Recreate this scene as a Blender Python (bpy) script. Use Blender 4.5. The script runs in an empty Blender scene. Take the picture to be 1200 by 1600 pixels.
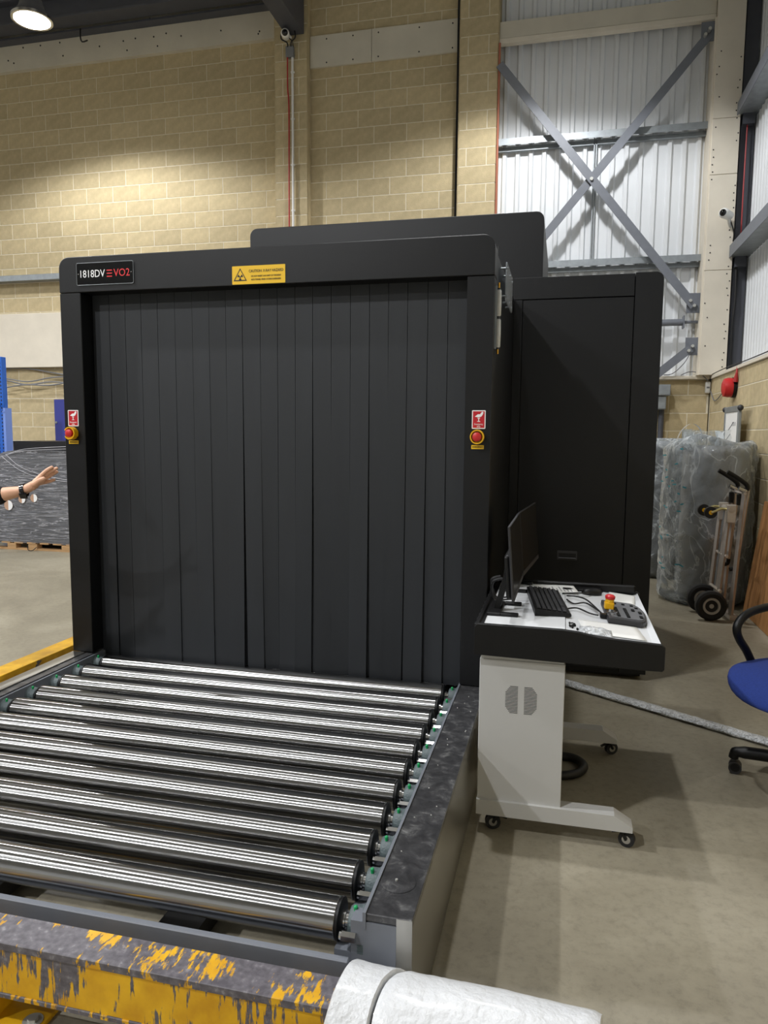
import bpy, bmesh, math, random
from mathutils import Vector, Matrix, noise as mnoise
random.seed(7)
sc = bpy.context.scene
COL = sc.collection
PI = math.pi

# ------------------------------------------------------------------ camera
CAM = Vector((0, -3.3604, 1.55)); YAW, PIT, ROL, FPX = .2383, .1063, .0084, 1141.83
def cam_axes():
    f = Vector((-math.sin(YAW)*math.cos(PIT), math.cos(YAW)*math.cos(PIT), -math.sin(PIT)))
    r = Vector((math.cos(YAW), math.sin(YAW), 0)); u = r.cross(f)
    return r*math.cos(ROL)+u*math.sin(ROL), -r*math.sin(ROL)+u*math.cos(ROL), f
cr, cu, cf = cam_axes()
cd = bpy.data.cameras.new('camera'); cam = bpy.data.objects.new('camera', cd); COL.objects.link(cam)
cd.sensor_fit = 'VERTICAL'; cd.sensor_height = 32.0; cd.lens = FPX*32.0/1600
cd.clip_start = .05; cd.clip_end = 200
cam.matrix_world = Matrix(((cr.x, cu.x, -cf.x, CAM.x), (cr.y, cu.y, -cf.y, CAM.y), (cr.z, cu.z, -cf.z, CAM.z), (0, 0, 0, 1)))
sc.camera = cam
def raypt(x, y, t):                      # point at distance t along the ray of a photo pixel
    return CAM + (cf + cr*((x-600)/FPX) - cu*((y-800)/FPX))*t

# ------------------------------------------------------------------ world, exposure
w = bpy.data.worlds.new('hall_air'); sc.world = w; w.use_nodes = True
w.node_tree.nodes['Background'].inputs[0].default_value = (.9, .95, 1, 1)
w.node_tree.nodes['Background'].inputs[1].default_value = .05
sc.view_settings.view_transform = 'Standard'; sc.view_settings.look = 'None'
sc.view_settings.gamma = 1; sc.view_settings.use_curve_mapping = False
sc.view_settings.exposure = -.75
LAMP_POWER = 1050
LAMP_REL = [.72, .55, .68, 1.55, 1.15, 1, 1, 1]      # added per-lamp scaling, tunes shadow depth and brightness
LAMPS = [(-6.385, 4.745, 6.5), (-.4, 4.5, 6.5), (-1.0, .2, 6.6), (-6.3, -1.3, 6.6), (-3.4, -4.5, 6.6), (-6.3, -7.3, 6.6), (-11.8, 1.6, 6.6), (-11.8, -4.6, 6.6)]

# ------------------------------------------------------------------ helpers
def tag(o, label=None, cat=None, group=None, kind=None):
    if label: o['label'] = label
    if cat: o['category'] = cat
    if group: o['group'] = group
    if kind: o['kind'] = kind
    return o
def empty(name, loc=(0, 0, 0), label=None, cat=None, group=None):
    o = bpy.data.objects.new(name, None); COL.objects.link(o); o.location = loc; o.empty_display_size = .1
    return tag(o, label, cat, group)
def finish(bm, smooth=None):
    me = bpy.data.meshes.new('m'); bmesh.ops.recalc_face_normals(bm, faces=bm.faces[:]); bm.to_mesh(me); bm.free()
    if smooth is not None:
        for p in me.polygons: p.use_smooth = True
        try: me.set_sharp_from_angle(angle=math.radians(smooth))
        except Exception: pass
    return me
def worldloc(o):
    v = Vector((0, 0, 0))
    while o is not None: v += o.location; o = o.parent
    return v
def obj(name, bm, m, parent=None, smooth=None, loc=None, rot=None):
    """mesh object; without loc the mesh is in world coordinates, with loc in the parent's space"""
    me = bm if isinstance(bm, bpy.types.Mesh) else finish(bm, smooth)
    o = bpy.data.objects.new(name, me); COL.objects.link(o)
    if m is not None and not me.materials:
        for k in (m if isinstance(m, (list, tuple)) else [m]): me.materials.append(k)
    if parent is not None:
        o.parent = parent
        if loc is None: o.location = -worldloc(parent)
    if loc is not None: o.location = loc
    if rot is not None: o.rotation_euler = rot
    return o
def BM(): return bmesh.new()
def box(bm, x0, x1, y0, y1, z0, z1, bev=0, seg=1, mi=0, M=None):
    r = bmesh.ops.create_cube(bm, size=1)
    vs = r['verts']
    bmesh.ops.scale(bm, vec=(x1-x0, y1-y0, z1-z0), verts=vs)
    bmesh.ops.translate(bm, vec=((x0+x1)/2, (y0+y1)/2, (z0+z1)/2), verts=vs)
    fs = set(f for v in vs for f in v.link_faces)
    for f in fs: f.material_index = mi
    if bev:
        es = list(set(e for v in vs for e in v.link_edges))
        rr = bmesh.ops.bevel(bm, geom=es, offset=bev, segments=seg, profile=.5, affect='EDGES')
        vs = list(set(v for f in rr['faces'] for v in f.verts) | set(v for v in vs if v.is_valid))
        for f in rr['faces']: f.material_index = mi
    if M is not None: bmesh.ops.transform(bm, matrix=M, verts=[v for v in vs if v.is_valid])
    return bm
def bx(*a, **k): return box(BM(), *a, **k)
def cyl(bm, p, q, r, r2=None, seg=20, cap=True, mi=0):
    p, q = Vector(p), Vector(q); d = q-p
    M = Matrix.Translation((p+q)/2) @ d.to_track_quat('Z', 'Y').to_matrix().to_4x4()
    k = bmesh.ops.create_cone(bm, cap_ends=cap, segments=seg, radius1=r, radius2=r if r2 is None else r2, depth=d.length, matrix=M)
    for f in set(f for v in k['verts'] for f in v.link_faces): f.material_index = mi
    return bm
def sphere(bm, c, r, seg=16, sc_=(1, 1, 1), mi=0, M=None):
    k = bmesh.ops.create_uvsphere(bm, u_segments=seg, v_segments=max(6, seg//2), radius=r)
    bmesh.ops.scale(bm, vec=sc_, verts=k['verts'])
    if M is not None: bmesh.ops.transform(bm, matrix=M, verts=k['verts'])
    bmesh.ops.translate(bm, vec=c, verts=k['verts'])
    for f in set(f for v in k['verts'] for f in v.link_faces): f.material_index = mi
    return bm
def smoothpath(pts, n=6):
    pts = [Vector(p) for p in pts]; out = []
    for i in range(len(pts)-1):
        p0 = pts[max(i-1, 0)]; p1 = pts[i]; p2 = pts[i+1]; p3 = pts[min(i+2, len(pts)-1)]
        for k in range(n):
            t = k/n
            out.append(.5*((2*p1)+(-p0+p2)*t+(2*p0-5*p1+4*p2-p3)*t*t+(-p0+3*p1-3*p2+p3)*t**3))
    out.append(pts[-1]); return out
def tube(bm, pts, r, seg=8, smooth=0, closed=False, mi=0):
    if smooth: pts = smoothpath(pts, smooth)
    pts = [Vector(p) for p in pts]; rings = []; n = len(pts)
    up = Vector((0, 0, 1)); last = None
    for i, p in enumerate(pts):
        a = pts[max(i-1, 0)]; b = pts[min(i+1, n-1)]; t = (b-a).normalized()
        if last is None:
            x = t.cross(up if abs(t.z) < .9 else Vector((1, 0, 0))).normalized()
        else:
            x = (last - t*last.dot(t)).normalized()
        last = x; y = t.cross(x)
        rr = r[i*(len(r)-1)//max(1, n-1)] if isinstance(r, (list, tuple)) else r
        rings.append([bm.verts.new(p+x*(math.cos(2*PI*k/seg)*rr)+y*(math.sin(2*PI*k/seg)*rr)) for k in range(seg)])
    for i in range(n-1):
        for k in range(seg):
            f = bm.faces.new((rings[i][k], rings[i][(k+1) % seg], rings[i+1][(k+1) % seg], rings[i+1][k])); f.material_index = mi
    for rg in (rings[0], rings[-1]):
        f = bm.faces.new(rg); f.material_index = mi
    return bm
def prism(bm, poly, axis, a, b, mi=0):
    """poly of 2D points extruded along axis ('x': poly=(y,z), 'y': poly=(x,z), 'z': poly=(x,y))"""
    def P(u, v, t): return {'x': (t, u, v), 'y': (u, t, v), 'z': (u, v, t)}[axis]
    A = [bm.verts.new(P(u, v, a)) for u, v in poly]; B = [bm.verts.new(P(u, v, b)) for u, v in poly]
    fs = [bm.faces.new(A), bm.faces.new(B[::-1])]; n = len(poly)
    for i in range(n): fs.append(bm.faces.new((A[i], A[(i+1) % n], B[(i+1) % n], B[i])))
    for f in fs: f.material_index = mi
    return bm
def lathe(bm, prof, c, axis='z', seg=24, mi=0):
    """prof list of (r, h) revolved about axis through c"""
    def P(r, h, t):
        u, v = r*math.cos(t), r*math.sin(t)
        return Vector({'z': (u, v, h), 'x': (h, u, v), 'y': (u, h, v)}[axis])+Vector(c)
    rings = [[bm.verts.new(P(max(r, 1e-5), h, 2*PI*k/seg)) for k in range(seg)] for r, h in prof]
    for i in range(len(prof)-1):
        for k in range(seg):
            f = bm.faces.new((rings[i][k], rings[i][(k+1) % seg], rings[i+1][(k+1) % seg], rings[i+1][k])); f.material_index = mi
    for rg in (rings[0], rings[-1]): bm.faces.new(rg).material_index = mi
    return bm
def rrect(x0, x1, z0, z1, r, corners=(1, 1, 1, 1), n=6):
    """rounded rectangle points; corners bl, br, tr, tl"""
    out = []
    for (cx, cz, a0, c, px, pz) in ((x0+r, z0+r, PI, corners[0], x0, z0), (x1-r, z0+r, 1.5*PI, corners[1], x1, z0), (x1-r, z1-r, 0, corners[2], x1, z1), (x0+r, z1-r, .5*PI, corners[3], x0, z1)):
        if c: out += [(cx+r*math.cos(a0+.5*PI*k/n), cz+r*math.sin(a0+.5*PI*k/n)) for k in range(n+1)]
        else: out.append((px, pz))
    return out
def plate_xz(poly, y0, y1, mi=0): return prism(BM(), poly, 'y', y0, y1, mi)
def copy_tree(o, parent=None):
    c = o.copy(); COL.objects.link(c); c.parent = parent
    for ch in list(o.children): copy_tree(ch, c)
    return c
def text(s, size, c, right, up, m, parent, name='lettering', align='CENTER', ext=.0006, sx=1.0):
    cu_ = bpy.data.curves.new('t', 'FONT'); cu_.body = s; cu_.size = size; cu_.align_x = align; cu_.align_y = 'CENTER'; cu_.extrude = ext; cu_.resolution_u = 3
    t = bpy.data.objects.new('t', cu_); COL.objects.link(t)
    dg = bpy.context.evaluated_depsgraph_get(); me = bpy.data.meshes.new_from_object(t.evaluated_get(dg))
    bpy.data.objects.remove(t); bpy.data.curves.remove(cu_)
    R_, U_ = Vector(right).normalized(), Vector(up).normalized(); N_ = R_.cross(U_)
    M = Matrix(((R_.x*sx, U_.x, N_.x, c[0]), (R_.y*sx, U_.y, N_.y, c[1]), (R_.z*sx, U_.z, N_.z, c[2]), (0, 0, 0, 1)))
    me.transform(M); me.materials.clear(); me.materials.append(m)
    return obj(name, me, None, parent)

# ------------------------------------------------------------------ materials
def srgb(r, g, b):
    f = lambda c: (c/255/12.92 if c/255 <= .04045 else ((c/255+.055)/1.055)**2.4)
    return (f(r), f(g), f(b), 1)
MATS = {}
def mat(name, col, rough=.6, metal=0, var=0, scale=8, bump=0, bscale=60, spec=.5, stretch=(1, 1, 1), coat=0, rnd=0, alpha=None, trans=0, detail=6):
    if name in MATS: return MATS[name]
    m = bpy.data.materials.new(name); m.use_nodes = True; nt = m.node_tree; b = nt.nodes['Principled BSDF']
    c = col if len(col) == 4 else (*col, 1)
    b.inputs['Base Color'].default_value = c; b.inputs['Roughness'].default_value = rough; b.inputs['Metallic'].default_value = metal
    b.inputs['Specular IOR Level'].default_value = spec; b.inputs['Coat Weight'].default_value = coat; b.inputs['Coat Roughness'].default_value = .1
    if trans: b.inputs['Transmission Weight'].default_value = trans
    if alpha is not None: b.inputs['Alpha'].default_value = alpha
    L = nt.links.new
    def nn(t): return nt.nodes.new(t)
    if var or bump or rnd:
        tc = nn('ShaderNodeTexCoord'); mp = nn('ShaderNodeMapping'); mp.inputs['Scale'].default_value = stretch; L(tc.outputs['Object'], mp.inputs[0])
    if var or rnd:
        nz = nn('ShaderNodeTexNoise'); nz.inputs['Scale'].default_value = scale; nz.inputs['Detail'].default_value = detail; L(mp.outputs[0], nz.inputs[0])
        mr = nn('ShaderNodeMapRange'); mr.inputs[1].default_value = .3; mr.inputs[2].default_value = .7; mr.inputs[3].default_value = 1-var; mr.inputs[4].default_value = 1+var
        L(nz.outputs[0], mr.inputs[0]); val = mr.outputs[0]
        if rnd:
            oi = nn('ShaderNodeObjectInfo'); m2 = nn('ShaderNodeMapRange'); m2.inputs[3].default_value = 1-rnd; m2.inputs[4].default_value = 1+rnd
            L(oi.outputs['Random'], m2.inputs[0]); mu = nn('ShaderNodeMath'); mu.operation = 'MULTIPLY'; L(val, mu.inputs[0]); L(m2.outputs[0], mu.inputs[1]); val = mu.outputs[0]
        vm = nn('ShaderNodeVectorMath'); vm.operation = 'SCALE'; vm.inputs[0].default_value = c[:3]; L(val, vm.inputs['Scale']); L(vm.outputs[0], b.inputs['Base Color'])
    if bump:
        n2 = nn('ShaderNodeTexNoise'); n2.inputs['Scale'].default_value = bscale; n2.inputs['Detail'].default_value = 4; L(mp.outputs[0], n2.inputs[0])
        bp = nn('ShaderNodeBump'); bp.inputs['Strength'].default_value = bump; bp.inputs['Distance'].default_value = .01; L(n2.outputs[0], bp.inputs['Height']); L(bp.outputs[0], b.inputs['Normal'])
    MATS[name] = m; return m
def nodes_of(m):
    nt = m.node_tree; return nt, nt.nodes['Principled BSDF'], nt.nodes.new, nt.links.new
def ramp(nt, stops):
    r = nt.nodes.new('ShaderNodeValToRGB'); e = r.color_ramp.elements
    while len(e) < len(stops): e.new(.5)
    for k, (p, c) in enumerate(stops): e[k].position = p; e[k].color = c
    return r
M_block = mat('buff_block', srgb(190, 174, 138), .9, var=.10, scale=14, bump=.35, bscale=90, rnd=.07)
M_block2 = mat('buff_block_stuff', srgb(188, 172, 136), .9, var=.12, scale=5, bump=.35, bscale=90)
M_mortar = mat('mortar', srgb(222, 214, 192), .95, var=.08, scale=10)
M_conc = mat('cream_concrete', srgb(206, 200, 184), .85, var=.06, scale=3, bump=.15, bscale=30)
M_concw = mat('white_panel', srgb(222, 214, 198), .8, var=.05, scale=4, bump=.1, bscale=20)
M_clad = mat('white_cladding', srgb(226, 229, 232), .45, var=.03, scale=2)
M_galv = mat('galvanised', srgb(150, 156, 160), .45, metal=.55, var=.12, scale=12)
M_grey = mat('grey_steel_paint', srgb(112, 116, 124), .5, var=.06, scale=10)
M_dsteel = mat('dark_steel_paint', srgb(74, 76, 84), .55, var=.08, scale=6)
M_bolt = mat('zinc_bolt', srgb(205, 205, 200), .35, metal=.6)
M_black = mat('black_powder_coat', srgb(12, 13, 15), .42, var=.05, scale=3, bump=.12, bscale=500, spec=.38)
M_blackin = mat('black_seam', srgb(6, 6, 7), .6)
M_rubber = mat('curtain_rubber', srgb(33, 36, 40), .55, var=.08, scale=4, stretch=(3, 3, .4), bump=.05, bscale=80, rnd=.05)
M_bplast = mat('black_plastic', srgb(11, 11, 12), .45, bump=.05, bscale=400, spec=.35)
M_bgloss = mat('black_gloss', srgb(14, 14, 16), .15)
M_dgrey = mat('dark_grey_plastic', srgb(44, 44, 47), .5)
M_white = mat('console_light_grey', srgb(192, 192, 190), .42, var=.015, scale=2)
M_wtop = mat('console_white_top', srgb(222, 224, 226), .35)
M_paper = mat('paper', srgb(235, 235, 232), .8)
M_ink = mat('ink', srgb(30, 30, 34), .8)
M_red = mat('red_plastic', srgb(196, 38, 40), .4)
M_redsign = mat('red_sign', srgb(188, 28, 40), .4)
M_yel = mat('yellow_plastic', srgb(236, 180, 20), .4)
M_ysign = mat('yellow_sign', srgb(236, 190, 30), .4)
M_wprint = mat('white_print', srgb(240, 240, 240), .5)
M_bprint = mat('black_print', srgb(20, 18, 14), .5)
M_rprint = mat('red_print', srgb(215, 40, 46), .5)
M_castgreen = mat('cast_bearing_grey', srgb(84, 96, 98), .45, var=.1, scale=60, bump=.3, bscale=200)
M_greencap = mat('green_cap', srgb(24, 160, 90), .4)
M_chrome = mat('chrome', srgb(205, 205, 205), .15, metal=1)
M_tyre = mat('tyre', srgb(34, 34, 35), .8, bump=.4, bscale=150)
M_alu = mat('aluminium', srgb(200, 192, 184), .4, metal=.6, var=.08, scale=20)
M_wood = mat('pallet_wood', srgb(176, 140, 98), .8, var=.2, scale=4, stretch=(1, 12, 12))
M_ply = mat('plywood', srgb(168, 120, 72), .6, var=.25, scale=3, stretch=(8, 8, 1), bump=.1, bscale=30)
M_blue = mat('rack_blue', srgb(34, 96, 190), .45, var=.06)
M_navy = mat('blue_panel', srgb(56, 62, 140), .5)
M_lilac = mat('guard_lilac', srgb(120, 150, 225), .4)
M_orange = mat('rack_orange', srgb(236, 150, 40), .5)
M_fabric = mat('blue_fabric', srgb(30, 52, 122), .95, var=.12, scale=120, bump=.4, bscale=400)
M_skin = mat('skin', srgb(222, 172, 142), .5, var=.05, scale=30)
M_cloth = mat('black_cloth', srgb(18, 18, 22), .9, bump=.2, bscale=60)
M_denim = mat('dark_trousers', srgb(34, 38, 52), .9)
M_hair = mat('dark_hair', srgb(40, 28, 20), .7)
M_brass = mat('brass', srgb(200, 150, 60), .3, metal=1)
M_frost = mat('frosted_tube', srgb(196, 196, 192), .35, bump=.4, bscale=120, coat=.4)
M_cable = mat('cable_black', srgb(16, 16, 17), .5)
M_redc = mat('red_cable', srgb(170, 40, 40), .5)
M_wplast = mat('white_plastic', srgb(232, 232, 228), .4)
M_glassd = mat('dark_lens', srgb(8, 8, 10), .05)
M_rib = mat('ribbed_grey', srgb(120, 122, 126), .6)

# brushed roller steel: circumferential grinding spreads highlights along the roller
M_roller = mat('brushed_roller_steel', srgb(162, 162, 162), .3, metal=1)
nt, b, nn, L = nodes_of(M_roller)
b.inputs['Anisotropic'].default_value = 1; b.inputs['Anisotropic Rotation'].default_value = .25
tg = nn('ShaderNodeTangent'); tg.direction_type = 'RADIAL'; tg.axis = 'X'; L(tg.outputs[0], b.inputs['Tangent'])
tc = nn('ShaderNodeTexCoord'); mp = nn('ShaderNodeMapping'); mp.inputs['Scale'].default_value = (220, 6, 6); L(tc.outputs['Object'], mp.inputs[0])
nz = nn('ShaderNodeTexNoise'); nz.inputs['Scale'].default_value = 1; nz.inputs['Detail'].default_value = 3; L(mp.outputs[0], nz.inputs[0])
mr = nn('ShaderNodeMapRange'); mr.inputs[3].default_value = .18; mr.inputs[4].default_value = .24; L(nz.outputs[0], mr.inputs[0]); L(mr.outputs[0], b.inputs['Roughness'])
# stainless side panels
M_stain = mat('stainless', srgb(176, 174, 168), .3, metal=.95)
nt, b, nn, L = nodes_of(M_stain); b.inputs['Anisotropic'].default_value = .5
# scuffed dark rail cap
M_cap = mat('scuffed_rail_cap', srgb(78, 78, 80), .4, metal=.5)
nt, b, nn, L = nodes_of(M_cap)
tc = nn('ShaderNodeTexCoord'); n1 = nn('ShaderNodeTexNoise'); n1.inputs['Scale'].default_value = 17; n1.inputs['Detail'].default_value = 10; n1.inputs['Roughness'].default_value = .74; n1.inputs['Distortion'].default_value = .5; L(tc.outputs['Object'], n1.inputs[0])
rp = ramp(nt, [(.38, srgb(66, 66, 68)), (.52, srgb(80, 80, 82)), (.62, srgb(112, 112, 112)), (.74, srgb(160, 160, 160))]); L(n1.outputs[0], rp.inputs[0]); L(rp.outputs[0], b.inputs['Base Color'])
r2 = ramp(nt, [(.4, (.28,)*3+(1,)), (.7, (.55,)*3+(1,))]); L(n1.outputs[0], r2.inputs[0]); L(r2.outputs[0], b.inputs['Roughness'])
# worn yellow paint over steel: streaky chips
def worn_yellow(name, thr, stretch, extra):
    m = mat(name, srgb(226, 170, 14), .5); nt, b, nn, L = nodes_of(m)
    tc = nn('ShaderNodeTexCoord'); mp = nn('ShaderNodeMapping'); mp.inputs['Scale'].default_value = stretch; L(tc.outputs['Object'], mp.inputs[0])
    n1 = nn('ShaderNodeTexNoise'); n1.inputs['Scale'].default_value = 1; n1.inputs['Detail'].default_value = 8; n1.inputs['Roughness'].default_value = .65; L(mp.outputs[0], n1.inputs[0])
    n2 = nn('ShaderNodeTexNoise'); n2.inputs['Scale'].default_value = extra; n2.inputs['Detail'].default_value = 5; L(tc.outputs['Object'], n2.inputs[0])
    ad = nn('ShaderNodeMath'); ad.operation = 'ADD'; L(n1.outputs[0], ad.inputs[0]); L(n2.outputs[0], ad.inputs[1])
    mk = ramp(nt, [(thr-.012, (0,)*3+(1,)), (thr+.012, (1,)*3+(1,))]); hf = nn('ShaderNodeMath'); hf.operation = 'MULTIPLY'; hf.inputs[1].default_value = .5; L(ad.outputs[0], hf.inputs[0]); L(hf.outputs[0], mk.inputs[0])
    sn = nn('ShaderNodeTexNoise'); sn.inputs['Scale'].default_value = 60; sn.inputs['Detail'].default_value = 6; L(tc.outputs['Object'], sn.inputs[0])
    st = ramp(nt, [(.35, srgb(82, 78, 84)), (.6, srgb(104, 100, 106)), (.78, srgb(150, 148, 150))]); L(sn.outputs[0], st.inputs[0])
    yv = nn('ShaderNodeTexNoise'); yv.inputs['Scale'].default_value = 14; yv.inputs['Detail'].default_value = 6; L(tc.outputs['Object'], yv.inputs[0])
    yr = ramp(nt, [(.3, srgb(206, 150, 6)), (.7, srgb(238, 186, 24))]); L(yv.outputs[0], yr.inputs[0])
    mx = nn('ShaderNodeMix'); mx.data_type = 'RGBA'; L(mk.outputs[0], mx.inputs['Factor']); L(yr.outputs[0], mx.inputs[6]); L(st.outputs[0], mx.inputs[7]); L(mx.outputs[2], b.inputs['Base Color'])
    bp = nn('ShaderNodeBump'); bp.inputs['Strength'].default_value = .4; bp.inputs['Distance'].default_value = .002; bp.invert = True; L(mk.outputs[0], bp.inputs['Height']); L(bp.outputs[0], b.inputs['Normal'])
    return m
M_yweb = worn_yellow('worn_yellow_web', .535, (75, 75, 9), 7)
M_ytop = worn_yellow('worn_yellow_flange', .455, (55, 14, 20), 7)
M_yclean = worn_yellow('yellow_barrier_clean', .64, (30, 12, 20), 5)
# floor: sealed warehouse concrete
M_floor = mat('warehouse_floor', srgb(150, 144, 128), .5)
nt, b, nn, L = nodes_of(M_floor)
tc = nn('ShaderNodeTexCoord'); n1 = nn('ShaderNodeTexNoise'); n1.inputs['Scale'].default_value = 1.1; n1.inputs['Detail'].default_value = 10; n1.inputs['Roughness'].default_value = .62; n1.inputs['Distortion'].default_value = .6; L(tc.outputs['Object'], n1.inputs[0])
rp = ramp(nt, [(.3, srgb(124, 117, 101)), (.5, srgb(143, 136, 118)), (.7, srgb(161, 154, 136))]); L(n1.outputs[0], rp.inputs[0])
n3 = nn('ShaderNodeTexNoise'); n3.inputs['Scale'].default_value = 26; n3.inputs['Detail'].default_value = 8; n3.inputs['Roughness'].default_value = .75; L(tc.outputs['Object'], n3.inputs[0])
r3 = ramp(nt, [(.32, (.72,)*3+(1,)), (.5, (1,)*3+(1,)), (.72, (1.1,)*3+(1,))]); L(n3.outputs[0], r3.inputs[0])
mx = nn('ShaderNodeMix'); mx.data_type = 'RGBA'; mx.blend_type = 'MULTIPLY'; mx.inputs['Factor'].default_value = .8; L(rp.outputs[0], mx.inputs[6]); L(r3.outputs[0], mx.inputs[7]); L(mx.outputs[2], b.inputs['Base Color'])
mr = nn('ShaderNodeMapRange'); mr.inputs[3].default_value = .38; mr.inputs[4].default_value = .62; L(n1.outputs[0], mr.inputs[0]); L(mr.outputs[0], b.inputs['Roughness'])
bp = nn('ShaderNodeBump'); bp.inputs['Strength'].default_value = .12; bp.inputs['Distance'].default_value = .01; L(n3.outputs[0], bp.inputs['Height']); L(bp.outputs[0], b.inputs['Normal'])
# white foam sheet
M_foam = mat('white_foam', srgb(216, 218, 221), .38, var=.02, scale=20, bump=.55, bscale=45, coat=.3)
# clear film: see-through with glossy crinkles
def film(name, tint, opac, bscale, strength, rough=.12, stretch=(1, 1, 1), crease=0, cscale=6, cw=.03):
    m = bpy.data.materials.new(name); m.use_nodes = True; nt = m.node_tree; nt.nodes.clear(); nn, L = nt.nodes.new, nt.links.new
    out = nn('ShaderNodeOutputMaterial'); tr = nn('ShaderNodeBsdfTransparent'); tr.inputs[0].default_value = (.94, .96, .97, 1)
    pb = nn('ShaderNodeBsdfPrincipled'); pb.inputs['Base Color'].default_value = tint; pb.inputs['Roughness'].default_value = rough; pb.inputs['Specular IOR Level'].default_value = .9
    tc = nn('ShaderNodeTexCoord'); mp = nn('ShaderNodeMapping'); mp.inputs['Scale'].default_value = stretch; L(tc.outputs['Object'], mp.inputs[0])
    nz = nn('ShaderNodeTexNoise'); nz.inputs['Scale'].default_value = bscale; nz.inputs['Detail'].default_value = 5; nz.inputs['Distortion'].default_value = 1.5; L(mp.outputs[0], nz.inputs[0])
    bp = nn('ShaderNodeBump'); bp.inputs['Strength'].default_value = strength; bp.inputs['Distance'].default_value = .03; L(nz.outputs[0], bp.inputs['Height']); L(bp.outputs[0], pb.inputs['Normal'])
    fr = nn('ShaderNodeFresnel'); fr.inputs['IOR'].default_value = 1.45; L(bp.outputs[0], fr.inputs['Normal'])
    ad = nn('ShaderNodeMath'); ad.operation = 'ADD'; ad.use_clamp = True; L(fr.outputs[0], ad.inputs[0]); ad.inputs[1].default_value = opac
    fac = ad.outputs[0]
    if crease:                       # folded film is milkier along its creases
        cz = nn('ShaderNodeTexNoise'); cz.inputs['Scale'].default_value = cscale; cz.inputs['Detail'].default_value = 3; cz.inputs['Distortion'].default_value = 2.2; L(mp.outputs[0], cz.inputs[0])
        sb_ = nn('ShaderNodeMath'); sb_.operation = 'SUBTRACT'; sb_.inputs[1].default_value = .5; L(cz.outputs[0], sb_.inputs[0])
        ab_ = nn('ShaderNodeMath'); ab_.operation = 'ABSOLUTE'; L(sb_.outputs[0], ab_.inputs[0])
        rg_ = nn('ShaderNodeMapRange'); rg_.inputs[1].default_value = 0; rg_.inputs[2].default_value = cw; rg_.inputs[3].default_value = crease; rg_.inputs[4].default_value = 0; L(ab_.outputs[0], rg_.inputs[0])
        a2 = nn('ShaderNodeMath'); a2.operation = 'ADD'; a2.use_clamp = True; L(fac, a2.inputs[0]); L(rg_.outputs[0], a2.inputs[1]); fac = a2.outputs[0]
    mx = nn('ShaderNodeMixShader'); L(fac, mx.inputs[0]); L(tr.outputs[0], mx.inputs[1]); L(pb.outputs[0], mx.inputs[2]); L(mx.outputs[0], out.inputs[0])
    MATS[name] = m; return m
M_film = film('clear_bag_film', srgb(226, 232, 235), .2, 6, 1.0, .08, (1, 1, .5), .36, 3.2, .03)
M_wrap = film('stretch_wrap', srgb(206, 206, 212), .14, 5, 1.0, .12, (.4, .4, 5), .42, 3.0, .035)
M_strip = film('clear_strip_film', srgb(240, 243, 246), .5, 30, 1.0, .08, (1, 1, 1), .5, 30, .1)
M_clearp = film('clear_acrylic', srgb(200, 205, 210), .12, 1, 0, .05)
M_bubble = mat('bubble_wrap_roll', srgb(150, 152, 155), .32, var=.1, scale=5, bump=.6, bscale=75, coat=.5)
M_load = mat('dark_wrapped_load', srgb(72, 73, 78), .45, var=.3, scale=5, stretch=(1, 1, 9), bump=.4, bscale=20)
def emit(name, col, s):
    m = bpy.data.materials.new(name); m.use_nodes = True; b = m.node_tree.nodes['Principled BSDF']
    b.inputs['Emission Color'].default_value = col; b.inputs['Emission Strength'].default_value = s; return m
M_led = emit('led_lens', (1, .97, .92, 1), 60)

# ------------------------------------------------------------------ the setting
FX0, FX1, FY0, FY1 = -17, 2.2, -13, 6.95
fl = obj('floor', bx(FX0, FX1, FY0, FY1, -.2, 0), M_floor); tag(fl, 'mottled grey-brown concrete warehouse floor', 'floor', kind='structure')

def cladding(name, a, b_, z0, z1, axis, pos, pitch, label, m=M_clad, depth=.035, flip=1):
    """trapezoid profile sheet; axis 'x': runs along x at y=pos, 'y': runs along y at x=pos"""
    bm = BM(); pts = []; t = a
    while t < b_:
        pts += [(t, 0), (t+pitch*.55, 0), (t+pitch*.66, -depth*flip), (t+pitch*.89, -depth*flip)]; t += pitch
    pts.append((t, 0))
    P = (lambda u, d, z: (u, pos+d, z)) if axis == 'x' else (lambda u, d, z: (pos+d, u, z))
    lo = [bm.verts.new(P(u, d, z0)) for u, d in pts]; hi = [bm.verts.new(P(u, d, z1)) for u, d in pts]
    for i in range(len(pts)-1): bm.faces.new((lo[i], lo[i+1], hi[i+1], hi[i]))
    o = obj(name, bm, m); tag(o, label, 'wall', kind='structure'); return o

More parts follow.
